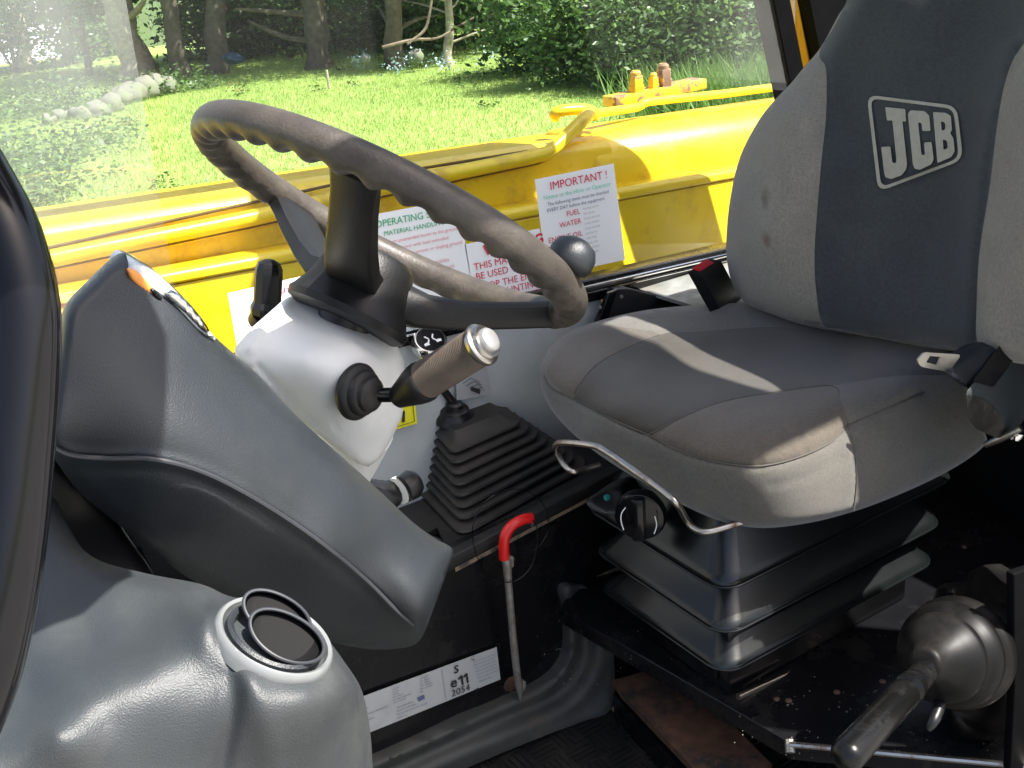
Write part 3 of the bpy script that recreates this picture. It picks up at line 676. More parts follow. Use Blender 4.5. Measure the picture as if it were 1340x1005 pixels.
for k in range(150):
    px, py = random.uniform(960, 1330), random.uniform(880, 995)
    if k > 100: px, py = random.uniform(700, 1000), random.uniform(800, 900)
    c = P(px, py, z=PZ+.0012); bmesh.ops.create_icosphere(bm, subdivisions=1, radius=random.uniform(.0004, .0010), matrix=Matrix.Translation(c))
tag(link('grit', from_bm(bm, 'grit'), M['speck']), 'pale grit scattered over the black seat platform', 'grit', kind='stuff')
# rusty channel and support below the platform
FZ = -1.20
prism('support_plate', [P(802, 890, z=-1.12), P(880, 868, z=-1.12), P(1010, 1000, z=-1.12), P(1010, 1060, z=-1.12), P(960, 1060, z=-1.12), P(812, 905, z=-1.12)], (0, 0, -.012), M['rust'], cab)
prism('support_web', [P(795, 828, y=1.24), P(850, 820, y=1.24), P(850, 890, y=1.24), P(800, 897, y=1.24)], (0, .01, 0), M['blacksteel'], cab)
prism('channel', [P(802, 908, z=-1.15), P(818, 903, z=-1.15), P(1000, 1080, z=-1.15), P(960, 1080, z=-1.15)], (0, 0, -.05), M['blacksteel'], cab)
tube('dirt_edge', [P(800, 925, z=FZ+.006), P(850, 965, z=FZ+.006), P(915, 1020, z=FZ+.006)], .004, M['dust'], cab, 6)
tube('dirt_edge', [P(560, 1020, z=FZ+.004), P(640, 985, z=FZ+.004), P(740, 945, z=FZ+.004), P(797, 928, z=FZ+.004)], .0028, M['dust'], cab, 6, sub=4)
# floor with chequered rubber bars
floor = struct(link('floor', from_bm(prism_bm(bmesh.new(), [(-.1, .3, FZ), (1.6, .3, FZ), (1.6, 1.5, FZ), (-.1, 1.5, FZ)], (0, 0, -.03)), 'floor'), M['rubber']))
bm = bmesh.new(); o0 = P(640, 960, z=FZ)
for i in range(-12, 14):
    for j in range(-12, 12):
        cx0 = o0.x+i*.044; cy0 = o0.y+j*.044
        if not (.3 < cx0 < 1.0 and .8 < cy0 < 1.245): continue
        for k in range(4):
            t = -.015+k*.010
            if (i+j) % 2: box_bm(bm, (cx0-.019, cy0+t-.002, FZ), (cx0+.019, cy0+t+.002, FZ+.003))
            else: box_bm(bm, (cx0+t-.002, cy0-.019, FZ), (cx0+t+.002, cy0+.019, FZ+.003))
tread = link('tread', from_bm(bm, 'tread'), M['rubber'], floor); tread['kind'] = 'stuff'
# upturned rubber border of the floor mat
shell('floor_mat_border', [(440, 1030), (480, 1003), (560, 968), (640, 928), (700, 900), (733, 878), (744, 850), (740, 800), (735, 770), (770, 770), (800, 800), (803, 850), (801, 925), (760, 945), (700, 968), (600, 1010), (520, 1050)],
      [(480, 1003, 'y', 1.245), (640, 930, 'y', 1.245), (733, 878, 'y', 1.245), (740, 800, 'y', 1.25), (740, 770, 'y', 1.25), (800, 800, 'y', 1.23), (801, 925, 'z', FZ+.012), (600, 1010, 'z', FZ+.012), (700, 968, 'z', FZ+.012), (520, 1045, 'z', FZ+.012), (720, 920, 'y', 1.232), (620, 960, 'y', 1.232)],
      M['matgrey'], cab, roll=.003, rollw=5, smooth_outline=True, back=(0, .03, 0), step=5,
      grooves=[(curve2([(460, 1030), (560, 985), (660, 940), (725, 912), (757, 878), (766, 840), (760, 770)]), .012, 9), (curve2([(480, 1045), (580, 1000), (680, 955), (745, 925), (778, 885), (786, 840), (784, 770)]), -.008, 10),
               (curve2([(440, 1025), (560, 972), (650, 932), (712, 903), (741, 872), (749, 840), (744, 770)]), -.008, 7)])
# black rear bulkhead, side body below the window
box('rear_bulkhead', (1.50, .34, -1.3), (1.56, 1.5, -.35), M['black'], cab)
box('side_sun_block', (1.22, .36, -1.3), (1.50, .40, .04), M['matte'], cab)  # out-of-view panel added to keep sun off the platform and gaiter
box('outer_wall', (-.1, 1.465, -1.32), (1.6, 1.50, -.63), M['black'], cab)
# black box and dusty ledge beyond the seat
prism('rear_ledge', [P(822, 374, z=-.612), P(850, 362, z=-.612), P(1010, 318, z=-.612), P(1030, 420, z=-.612), P(905, 399, z=-.612)], (0, 0, -.006), M['silver'], cab)
prism('ledge_box', [P(806, 378, y=1.405), P(822, 377, y=1.405), P(905, 398, y=1.375), P(990, 420, y=1.34), P(990, 520, y=1.34), P(780, 500, y=1.405), P(786, 424, y=1.405)], (0, .02, 0), M['black'], cab, .002)
prism('strut', [P(797, 384, y=1.40), P(809, 379, y=1.40), P(793, 425, y=1.40), P(780, 430, y=1.40)], (0, .008, 0), M['gloss'], cab, .001)
for px, py in ((785, 402), (813, 388)): lathe('screw', P(px, py, y=1.398), (0, -1, 0), [(0, .003), (.002, .0028), (.0021, 0)], M['zinc'], cab, 10)
# dark side body behind the console and below the pod
box('front_footwall', (-.12, .5, -1.3), (-.06, 1.45, -.72), M['blacksteel'], cab)
prism('console_end', [P(566, 712, y=1.235), P(586, 712, y=1.235), P(590, 738, y=1.235), P(560, 758, y=1.235), P(548, 740, y=1.235)], (0, .03, 0), M['plastic'], cab, .003)
rebase(cab, (.7, .95, -1.3))

# ------------------------------------------------------------------ posters taped to the side window
def poster(corners, label, lines, y=1.447):
    TL, TR, BR_, BL = [P(*c, y=y) for c in corners]
    t = thing('poster', label, 'poster', 'safety notices on the side window')
    quad('sheet', [BL, BR_, TR, TL], M['paper'], t, -.0006)
    H = (BL-TL); W_ = TR-TL; xd = W_.normalized(); yd = (-H).normalized(); xw = W_.length; hh = H.length
    for s_, u, v, sz, mt, al, bold in lines:
        o = TL+W_*u+H*v; text(s_, o+Vector((0, -.0012, 0)), xd, yd, sz*hh, M[mt], t, align=al, bold=bold)
        if mt == 'ink_red' and bold > .02:
            pass
    rebase(t, BL); return t, TL, W_, H
poster([(700, 235), (803, 214), (818, 340), (716, 362)], 'white sheet headed IMPORTANT in red, right of the steering wheel', [
    ('IMPORTANT !', .53, .13, .115, 'ink_red', 'CENTER', 0), ('Notice to the Hirer or Operator', .5, .215, .062, 'ink_pale_green', 'CENTER', 0),
    ('The following items must be checked', .5, .285, .05, 'ink_blue', 'CENTER', 0), ('EVERY DAY before the equipment', .46, .345, .05, 'ink_blue', 'CENTER', 0),
    ('FUEL', .50, .43, .078, 'ink_red', 'RIGHT', 0), ('WATER', .50, .53, .078, 'ink_red', 'RIGHT', 0), ('ENGINE OIL', .50, .66, .078, 'ink_red', 'RIGHT', 0), ('GREASE POINTS', .50, .78, .078, 'ink_red', 'RIGHT', 0)]
    + [(s_, .54, .40+.052*i, .032, 'ink_grey', 'LEFT', 0) for i, s_ in enumerate(('Running out of', 'fuel can be', 'Check the level', 'in the radiator', 'every morning', 'and top up', 'with clean', 'water only', 'Check level', 'on dipstick'))])
poster([(478, 283), (600, 260), (620, 388), (494, 412)], 'sheet with green heading OPERATING SAFETY seen through the steering wheel', [
    ('OPERATING SAFETY RULES', .08, .13, .098, 'ink_green', 'LEFT', .0), ('MATERIAL HANDLING TRUCKS', .16, .225, .068, 'ink_green', 'LEFT', 0)]
    + [(s_, .16, .31+.075*i, .052, 'ink_pink', 'LEFT', 0) for i, s_ in enumerate(('When unattended boom to the ground.', 'Do not travel with load extended.', 'Do not use on uneven or sloping ground.', 'Keep clear.', 'Always check tyres for suitability.', 'Do not travel on soft loose ground.', 'Check all levels daily before use.'))])
pc = poster([(608, 320), (706, 299), (728, 418), (629, 440)], 'sheet with red warning text behind the lower rim of the steering wheel', [
    ('WARNING', .22, .155, .15, 'ink_red', 'LEFT', .03), ('THIS MACHINE MUST NOT', .06, .285, .105, 'ink_red', 'LEFT', 0), ('BE USED TO LIFT', .06, .39, .105, 'ink_red', 'LEFT', 0),
    ('STOP THE ENGINE', .08, .51, .105, 'ink_red', 'LEFT', 0), ('DISMOUNTING FROM', .08, .61, .105, 'ink_red', 'LEFT', 0), ('CAB AND ENSURE', .10, .71, .105, 'ink_red', 'LEFT', 0), ('PARKING BRAKE', .12, .81, .105, 'ink_red', 'LEFT', 0), ('IS APPLIED', .3, .91, .105, 'ink_red', 'LEFT', 0)])
poster([(298, 384), (445, 350), (462, 440), (314, 476)], 'white sheet with red heading behind the steering column', [
    ('CHECK', .40, .17, .15, 'ink_red', 'LEFT', .0), ('DISC', .52, .37, .15, 'ink_red', 'LEFT', 0), ('A', .04, .62, .05, 'ink_black', 'LEFT', 0)])

# ------------------------------------------------------------------ data plate on the dark wall
dp = thing('data_plate', 'silver approval plate reading S e11 2054 on the dark console wall', 'plate')
a, b, c, d = P(420, 932, y=1.255), P(650, 847, y=1.255), P(655, 889, y=1.255), P(424, 983, y=1.255)
quad('plate', [d, c, b, a], M['plate'], dp, -.0012)
xd = (b-a).normalized(); yd = (a-d).normalized(); W_ = b-a; H = (d-a)
def dt(s_, px, py, sz, m_='ink_black', bold=0, al='LEFT'): text(s_, P(px, py, y=1.2535), xd, yd, sz, M[m_], dp, bold=bold, align=al)
dt('S', 594, 881.5, .0185, bold=.02); dt('e', 589.5, 900.5, .0245, bold=.02); dt('2054', 590.5, 912, .0165, bold=.0)
for dx, dy_ in ((0, 0), (6.6, -2.7)):
    prism('numeral', [P(a+dx, b+dy_, y=1.2535) for a, b in ((602.6, 884.2), (605.0, 883.2), (606.9, 895.6), (604.5, 896.6), (603.0, 887.2), (600.0, 890.2), (599.7, 888.0))], (0, -.0003, 0), M['ink_black'], dp)
for i in range(6): dt('Approval and type notice text', 619+i*1.0, 867+i*4.2, .0030, 'ink_blue')
dt('VEHICLE  No.', 626, 893, .004, 'ink_blue')
for i, s_ in enumerate(('F.G.A.W.', 'F.A.  MAX', 'R.A.  MAX', 'T.W.  LADEN', 'MAX TOWED', 'REF')): dt(s_, 549.5, 891+i*3.5-2, .0035, 'ink_blue')
for i, s_ in enumerate(('G.V.W.', 'G.T.W.', 'F.A.W.', 'R.A.  MAX', 'No. MASS PER AXLE', 'MAX TOWED')): dt(s_, 514, 903+i*3.6, .0035, 'ink_blue')
for i, s_ in enumerate(('DRAWBAR PULL', 'VEHICLE TYPE MASS', 'BREAKAWAY MASS OF TOWED', 'SERIAL No.')): dt(s_, 519, 927+i*4.6, .0036, 'ink_blue')
for i, s_ in enumerate(('UK', 'Rocester Staffordshire', 'CHASSIS')): dt(s_, 478, 928+i*8, .0038, 'ink_blue')
prism('divider', [P(578, 876, y=1.2535), P(578.8, 875.7, y=1.2535), P(584.8, 915.5, y=1.2535), P(584, 915.8, y=1.2535)], (0, -.0003, 0), M['ink_grey'], dp)
prism('emblem', [P(546, 913, y=1.2535), P(555, 909, y=1.2535), P(556, 914, y=1.2535), P(548, 918, y=1.2535)], (0, -.0003, 0), M['ink_blue'], dp)
for px, py in ((618.5, 862), (623.5, 901)): lathe('rivet', P(px, py, y=1.2538), (0, -1, 0), [(0, .0028), (.0012, .0024), (.002, 0)], M['chrome'], dp, 12)
rebase(dp, d)

# ------------------------------------------------------------------ stickers on the pale panel
sy = thing('warning_sticker', 'yellow warning sticker half hidden behind the steering column cover', 'sticker')
quad('sheet', [P(505, 566, y=1.43), P(546, 554, y=1.43), P(541, 500, y=1.43), P(502, 512, y=1.43)], M['sticker'], sy, -.001)
quad('figure', [P(526, 553, y=1.427), P(530, 552, y=1.427), P(530, 538, y=1.427), P(527, 538, y=1.427)], M['ink_black'], sy, -.0004)
tube('border', [P(508, 562, y=1.427), P(542.5, 551.5, y=1.427), P(538, 504, y=1.427)], .0006, M['ink_black'], sy, 6)
rebase(sy, P(505, 566, y=1.43))
sg = thing('lever_diagram', 'grey sticker with small lever drawings behind the long grip', 'sticker')
M['stick_grey'] = mat('grey_sticker', (.3, .31, .32), .5, var=.03)
quad('sheet', [P(598, 525, y=1.43), P(642, 515, y=1.43), P(637, 478, y=1.43), P(596, 488, y=1.43)], M['stick_grey'], sg, -.001)
for s_ in range(4): tube('drawing_line', [P(606+s_*4, 502+s_*3, y=1.4275), P(616+s_*5, 495+s_*4, y=1.4275), P(628+s_*2, 500+s_*4, y=1.4275)], .0004, M['ink_black'], sg, 5)
quad('drawing_block', [P(616, 511, y=1.4275), P(628, 516, y=1.4275), P(629, 510, y=1.4275), P(617, 506, y=1.4275)], M['ink_black'], sg, -.0003)
rebase(sg, P(598, 525, y=1.43))

# ------------------------------------------------------------------ instrument pod (large charcoal cowl)
pod = thing('instrument_pod', 'large charcoal instrument cowl in front of the steering column', 'instrument pod')
pod_out = [(153, 333), (172, 336), (200, 352), (240, 389), (275, 434), (304, 461), (338, 491), (389, 545), (440, 591), (490, 636), (540, 683), (572, 706), (590, 716), (592, 728), (580, 762), (566, 800), (553, 832), (536, 846), (490, 850), (440, 842), (370, 822), (300, 785), (240, 752), (190, 712), (140, 675), (100, 640), (75, 606), (58, 580), (62, 520), (72, 455), (84, 402), (117, 365)]
CRE = curve2([(50, 570), (70, 586), (95, 596), (140, 600), (200, 601), (260, 616), (320, 645), (380, 682), (430, 718), (480, 760), (520, 800), (546, 822)])
pod_ctrl = [(150, 340, 'y', .69), (240, 395, 'y', .69), (330, 486, 'y', .69), (445, 580, 'y', .69), (580, 715, 'y', .69),
    (85, 410, 'y', .66), (70, 500, 'y', .652), (65, 575, 'y', .645), (180, 460, 'y', .66), (260, 540, 'y', .650), (400, 640, 'y', .65), (500, 720, 'y', .66),
    (200, 600, 'y', .640), (320, 645, 'y', .638), (430, 718, 'y', .64), (540, 812, 'y', .66),
    (110, 640, 'y', .675), (190, 705, 'y', .68), (300, 778, 'y', .70), (440, 835, 'y', .73), (530, 840, 'y', .72), (220, 655, 'y', .650), (350, 730, 'y', .662), (450, 785, 'y', .68)]
shell('cowl', pod_out, pod_ctrl, M['plastic'], pod, roll=.03, rollw=22, step=5, taper=.9,
      grooves=[(CRE, -.0035, 9), ([(p[0], p[1]+11) for p in CRE], .003, 10)])
tube('trim_bead', on_shell('cowl', CRE[4:-2], .0055), .0017, M['bead2'], pod, 8)
# gauge face seen edge-on along the top
gc = [(167, 350), (178, 343), (203, 355), (238, 389), (270, 428), (282, 444), (264, 437), (227, 415), (194, 393), (174, 373), (165, 359)]
shell('gauge_lens', gc, [(p[0], p[1], 'y', .688) for p in gc[::2]], M['lens'], pod, roll=.006, rollw=6, back=(0, .04, 0), step=4)
shell('gauge_dial', [(168, 353), (180, 356), (197, 374), (206, 388), (190, 382), (172, 366)], [(170, 355, 'y', .685), (195, 382, 'y', .685), (205, 386, 'y', .685)], M['dial_orange'], pod, roll=.002, rollw=3, back=(0, .004, 0), step=3)
shell('gauge_needle', [(197, 380), (202, 379), (212, 390), (207, 392)], [(198, 380, 'y', .683), (204, 392, 'y', .683), (210, 388, 'y', .683)], M['gloss'], pod, roll=.001, rollw=2, back=(0, .003, 0), step=3)
shell('gauge_bezel', [(215, 386), (225, 380), (245, 394), (268, 422), (275, 437), (262, 430), (240, 408)], [(217, 386, 'y', .684), (268, 425, 'y', .684), (240, 395, 'y', .684)], M['chrome'], pod, roll=.004, rollw=4, back=(0, .02, 0), step=4)
rebase(pod, P(300, 700, y=.75))

# ------------------------------------------------------------------ lower front console with air vent
con = thing('front_console', 'moulded grey console with a round air vent at lower left', 'console')
def px_of(p):
    c = np.array(p)@RW; return (CX+F*c[0]/c[2], CY+F*c[1]/c[2], 'd', float(c[2]))
vc = P(361, 832, y=.499)
vray = np.array([(361-CX)/F, (832-CY)/F, 1.]); vray /= np.linalg.norm(vray); vim = np.array([.44, -.90, 0.]); vim -= vray*(vim@vray); vim /= np.linalg.norm(vim)
vn = Vector((RW@(vim*.84-vray*.54)).tolist()).normalized()
vdep = float(np.array(vc)@RW[:, 2]); R0 = 82*vdep/F
con_out = [(-60, 560), (40, 560), (66, 600), (84, 680), (120, 728), (190, 750), (262, 764), (300, 780), (350, 790), (420, 830), (452, 868), (474, 905), (484, 955), (488, 1005), (490, 1060), (200, 1080), (-60, 1080)]
con_ctrl = [(66, 600, 'y', .74), (-40, 600, 'y', .74), (84, 680, 'y', .68), (30, 760, 'z', -.326), (130, 740, 'z', -.327), (40, 690, 'y', .675), (190, 750, 'z', -.330), (262, 764, 'z', -.332), (270, 800, 'z', -.331),
    (60, 800, 'z', -.330), (150, 790, 'z', -.331), (230, 810, 'z', -.331), (120, 840, 'z', -.337), (50, 850, 'z', -.337), (185, 822, 'z', -.334),
    (205, 866, 'z', -.328), (150, 884, 'z', -.328), (110, 910, 'z', -.329), (250, 858, 'z', -.329), (72, 960, 'z', -.331),
    (0, 930, 'z', -.342), (20, 990, 'z', -.340), (-40, 900, 'z', -.342), (40, 910, 'z', -.342), (-40, 1000, 'z', -.340),
    (215, 900, 'y', .487), (300, 885, 'y', .481), (140, 945, 'y', .484), (200, 1000, 'y', .478), (300, 1000, 'y', .472), (400, 1000, 'y', .466), (100, 1020, 'y', .478), (300, 1070, 'y', .470), (120, 1070, 'y', .474), (60, 1050, 'y', .482),
    (400, 905, 'y', .462), (440, 910, 'y', .468), (470, 925, 'y', .49), (480, 1000, 'y', .49), (490, 1060, 'y', .49)]
eu = vn.orthogonal().normalized(); ev = vn.cross(eu)
for k in range(10):
    a = 2*math.pi*k/10; r_ = eu*math.cos(a)+ev*math.sin(a)
    con_ctrl.append(px_of(vc+r_*R0*.80-vn*.004)); q_ = px_of(vc+r_*R0*1.12-vn*.004)
    if q_[1] > 800: con_ctrl.append(q_)
con_ctrl.append(px_of(vc-vn*.004))
shell('body', con_out, con_ctrl, M['plastic_low'], con, roll=.03, rollw=24, step=4, taper=.92,
      grooves=[(curve2([(312, 862), (306, 920), (290, 1000), (270, 1060)]), .004, 13), (curve2([(330, 900), (350, 960), (365, 1060)]), -.003, 22)])
M['vent_ring'] = mat('vent_ring', (.17, .18, .18), .22, var=.08, coat=.4)
lathe('vent_ring', vc-vn*.012, vn, [(.004, R0*1.0), (.0095, R0), (.0125, R0*.975), (.0135, R0*.94), (.0125, R0*.89), (.006, R0*.86), (-.004, R0*.80), (-.02, R0*.78), (-.0201, 0)], M['vent_ring'], con, 64)
lathe('vent_barrel', vc-vn*.01, vn, [(0, R0*.83), (.0105, R0*.81), (.0118, R0*.76), (.0105, R0*.70), (.002, R0*.66), (0, .0)], M['plastic'], con, 56)
# two raised half-round louvres
uu = Vector((RW@np.array([.90, .44, 0.])).tolist()); uu = (uu-vn*uu.dot(vn)).normalized()
vup = Vector((RW@vim).tolist()); vfw = Vector((RW@vray).tolist())
for (px, py), ru, rv, dd in (((362, 805), .58, .34, .004), ((375, 833), .63, .36, -.008)):
    c0 = P(px, py, d=vdep+dd); up_ = (vup*.93+vfw*.36).normalized(); nn_ = uu.cross(up_).normalized()
    if nn_.dot(vfw) > 0: nn_ = -nn_
    bm = bmesh.new(); n = 44
    outer = [c0+uu*R0*ru*math.cos(a)+up_*R0*rv*math.sin(a)+nn_*.002*math.cos(a)**2 for a in [2*math.pi*k/n for k in range(n)]]
    inner = [c0+(p-c0)*.90-nn_*.0035 for p in outer]
    vo = [bm.verts.new(p) for p in outer]; vi = [bm.verts.new(p) for p in inner]; cv_ = bm.verts.new(c0-nn_*.006)
    vb = [bm.verts.new(p-nn_*.004+(p-c0)*.0) for p in outer]
    for k in range(n):
        k2 = (k+1) % n
        bm.faces.new((vo[k], vo[k2], vi[k2], vi[k])); bm.faces.new((vi[k], vi[k2], cv_)); bm.faces.new((vo[k], vb[k], vb[k2], vo[k2]))
    bm.faces.new(vb[::-1])
    lv = link('vent_louvre', from_bm(bm, 'vent_louvre', 35), M['louvre'], con)
    link('louvre_edge', from_bm(tube_bm(bmesh.new(), outer, .0010, 8, closed=True), 'louvre_edge'), M['bead2'], lv)
rebase(con, P(250, 1000, y=.5))
bm = bmesh.new(); pp_ = []
while len(pp_) < 170:
    q = (random.uniform(40, 470), random.uniform(770, 1000))
    if inside(np.array([q]), curve2(con_out, 5, True))[0] and not (270 < q[0] < 450 and 775 < q[1] < 895): pp_.append(q)
for c in on_shell('body', pp_, .0004): bmesh.ops.create_icosphere(bm, subdivisions=1, radius=random.uniform(.00015, .0005), matrix=Matrix.Translation(c))
dust = link('dust_specks', from_bm(bm, 'dust_specks'), M['dust_pale'], con); dust['kind'] = 'stuff'
bm = bmesh.new()
for k in range(26):
    x_, y_ = random.choice(pp_); a = random.uniform(-.6, .5); ln = random.uniform(6, 26)
    tube_bm(bm, on_shell('body', [(x_+math.cos(a)*ln*t, y_+math.sin(a)*ln*t) for t in (0, .5, 1)], .0001), .00013, 4)
sc = link('scuffs', from_bm(bm, 'scuffs'), M['dust_pale'], con); sc['kind'] = 'stuff'
bm = bmesh.new(); pp_ = [(random.uniform(90, 560), random.uniform(380, 830)) for k in range(260)]
pp_ = [q for q in pp_ if inside(np.array([q]), [(100, 400), (150, 350), (320, 500), (560, 715), (530, 820), (300, 760), (90, 590)])[0]]
for c in on_shell('cowl', pp_, .0004): bmesh.ops.create_icosphere(bm, subdivisions=1, radius=random.uniform(.00015, .0004), matrix=Matrix.Translation(c))
ds2 = link('dust_specks', from_bm(bm, 'dust_specks'), M['dust_pale'], pod); ds2['kind'] = 'stuff'
# recessed dark side moulding between console and cowl
kick = thing('footwell_cover', 'dark footwell moulding tucked between the cowl and lower console', 'cover')
shell('panel', [(60, 585), (90, 610), (140, 665), (170, 705), (205, 765), (150, 770), (80, 740), (40, 640)], [(60, 590, 'y', .70), (140, 665, 'y', .73), (205, 765, 'y', .70), (80, 740, 'y', .70), (90, 680, 'y', .72)], M['black'], kick, roll=.01, rollw=10, step=8)
shell('bracket', [(140, 660), (200, 700), (250, 745), (300, 800), (220, 790), (175, 720)], [(140, 665, 'y', .77), (250, 745, 'y', .77), (300, 795, 'y', .75), (220, 790, 'y', .74)], M['plastic'], kick, roll=.01, rollw=8, step=8)
rebase(kick, P(150, 760, y=.72))

# ------------------------------------------------------------------ steering column, stalks
colm = thing('steering_column', 'pale grey steering column cover with a control stalk on each side', 'steering column')
sh_out = [(392, 384), (420, 396), (455, 412), (492, 425), (515, 442), (528, 470), (532, 505), (526, 545), (512, 575), (497, 600), (482, 611), (466, 606), (440, 588), (400, 556), (350, 510), (325, 484), (308, 470), (307, 455), (330, 428), (360, 402), (380, 384)]
sh_ctrl = [(392, 388, 'y', .93), (310, 460, 'y', .86), (350, 430, 'y', .865), (400, 470, 'y', .825), (430, 420, 'y', .87), (470, 470, 'y', .825), (480, 510, 'y', .83), (520, 460, 'y', .88), (528, 510, 'y', .885), (500, 590, 'y', .88), (440, 560, 'y', .84), (380, 530, 'y', .85), (480, 560, 'y', .845), (495, 430, 'y', .88)]
shell('cover', sh_out, sh_ctrl, M['shroud'], colm, roll=.012, rollw=8, step=5, taper=.86, smooth_outline=False,
      grooves=[(curve2([(491, 424), (496, 445), (497, 472)]), .0025, 1.6), (curve2([(432, 590-60), (438, 556), (452, 575)]), .002, 1.6), (curve2([(385, 384), (350, 420), (325, 455)]), -.004, 7), (curve2([(340, 482), (400, 545), (462, 598)]), .004, 5)])
lowc = [P(470, 560, y=.92), P(430, 640, y=1.0), P(400, 740, y=1.1)]
tube('column_tube', lowc, [.034, .034, .034], M['shroud'], colm, 20)
tube('column_joint', [P(470, 640, y=.98), P(500, 650, y=.98), P(526, 640, y=.98), P(535, 650, y=.98)], [.014, .018, .012, .008], M['black'], colm, 12, sub=3)
lathe('adjuster_collar', P(512, 648, y=.97), (P(545, 628, y=.98)-P(512, 648, y=.97)), [(.009, .0125), (.0092, .0152), (.0135, .0152), (.0137, .0)], M['white'], colm, 24)
lathe('adjuster_knob', P(528, 640, y=.965), (P(545, 628, y=.97)-P(512, 648, y=.965)), [(0, .015), (.012, .016), (.018, .012), (.0185, 0)], M['black'], colm, 24)
# left stalk end: upright capsule
la = P(349, 408, y=1.02); lb_ = P(352, 352, y=1.02); ld = (lb_-la)
tube('left_stalk', [P(340, 420, y=1.03), P(345, 410, y=1.02)], .012, M['black'], colm, 16)
lathe('left_stalk_grip', la, ld, [(-.004, .0135), (-.002, .0158), (.004, .0162), (.008, .0145), (.010, .0135), (ld.length-.006, .0135), (ld.length, .0132), (ld.length+.006, .0105), (ld.length+.009, .005), (ld.length+.0095, 0)], M['black'], colm, 10, 25)
# right stalk: rubber boot, shaft, ribbed grip with silver button
sa = P(474, 514, y=.812); sbv = P(645, 442, y=.716)
gs = P(522, 519, y=.79)
axd = (sbv-gs).normalized(); L0 = (sbv-gs).length
bootn = ((gs-sa).normalized()*.6+Vector((.02, -1, .08)).normalized()*.6).normalized()
lathe('stalk_boot', sa-bootn*.010, bootn, [(0, .0225), (.003, .0245), (.006, .0245), (.009, .0225), (.0105, .0195), (.014, .0193), (.0165, .0175), (.0175, .0150), (.0215, .0145), (.0235, .0120), (.026, .0090), (.0261, .0)], M['rubber'], colm, 48)
tube('stalk_shaft', [sa, sa.lerp(gs, .6), gs+axd*.006], .0062, M['gloss'], colm, 20, sub=4)
g0 = -.004
lathe('stalk_cone', gs+axd*g0, axd, [(0, .0075), (.002, .0095), (.012, .0125), (.022, .0158), (.028, .0172), (.033, .0177), (.035, .0172), (.0352, 0)], M['spoke'], colm, 40)
gl_ = L0-g0-.035-.016; st0 = g0+.035
pr = [(0, .0160)]; nrib = 34
for k in range(nrib):
    h = .001+(gl_-.002)*k/nrib; hh = (gl_-.002)/nrib; pr += [(h, .0157), (h+hh*.35, .0163), (h+hh*.65, .0163), (h+hh, .0157)]
pr += [(gl_, .016)]
M['grip'] = mat('ribbed_grip', (.075, .055, .04), .5, var=.3, vscale=40, dirt=(.13, .105, .08), dscale=30, dlim=(.45, .75))
lathe('stalk_grip', gs+axd*st0, axd, pr, M['grip'], colm, 48, 60)
e0 = gs+axd*(st0+gl_)
lathe('grip_collar', e0, axd, [(0, .0165), (.002, .0176), (.005, .0178), (.0065, .0165), (.0068, .0150), (.009, .0150), (.0105, .0138), (.0107, 0)], M['worn'], colm, 48)
M['silverbtn'] = mat('silver_button', (.42, .42, .42), .35, metal=.7, var=.15, dirt=(.25, .23, .2), dscale=60, dlim=(.45, .7))
lathe('grip_button', e0+axd*.0105, axd, [(0, .0105), (.003, .0103), (.0045, .009), (.0052, .006), (.0053, 0)], M['silverbtn'], colm, 40)
rebase(colm, P(400, 740, y=1.1))

# ------------------------------------------------------------------ steering wheel
wheel = thing('steering_wheel', 'worn three spoke steering wheel with finger grips and dished hub', 'steering wheel')
WC = P(513, 293, d=1.0); RM = .190
vr = Vector(ray(510, 282).tolist()).normalized()
e1c = np.array([.893, .450, 0.0]); e1 = Vector((RW@e1c).tolist()); e1 = (e1-vr*e1.dot(vr)).normalized()
mn = vr.cross(e1).normalized()           # image-plane normal of the major axis
if mn.z < 0: mn = -mn
tl = math.radians(10.8)
nw = (mn*math.cos(tl)+vr*math.sin(tl)).normalized()
e1 = (e1-nw*e1.dot(nw)).normalized(); e2 = nw.cross(e1).normalized()
if e2.dot(vr) > 0: e2 = -e2              # e2 points to the near side
def WP(r, phi, h): return WC+(e1*math.cos(phi)+e2*math.sin(phi))*r+nw*h
bm = bmesh.new(); NA, NB = 480, 28; rt = .0160; rows = []
for i in range(NA):
    a = 2*math.pi*i/NA; cdir = (e1*math.cos(a)+e2*math.sin(a)); row = []
    g_ = .5+.5*math.cos(a*40)
    for j in range(NB):
        b_ = 2*math.pi*j/NB; o_, u_ = math.cos(b_), math.sin(b_)
        under = max(0, -(u_*.95)-o_*.3)                # inner lower side carries the finger grips
        under *= 1.0 if math.sin(a) > -.25 else .7
        rr = rt*(1+.05*abs(u_))+under**3*(-.0052*(1-g_)+.0010*g_)
        if abs(((b_-2.2)+math.pi) % (2*math.pi)-math.pi) < .08: rr -= .0004
        row.append(bm.verts.new(WC+cdir*(RM+o_*rr)+nw*(u_*rr)))
    rows.append(row)
for i in range(NA):
    for j in range(NB): bm.faces.new((rows[i][j], rows[(i+1) % NA][j], rows[(i+1) % NA][(j+1) % NB], rows[i][(j+1) % NB]))
link('rim', from_bm(bm, 'rim', 80), M['rim'], wheel)
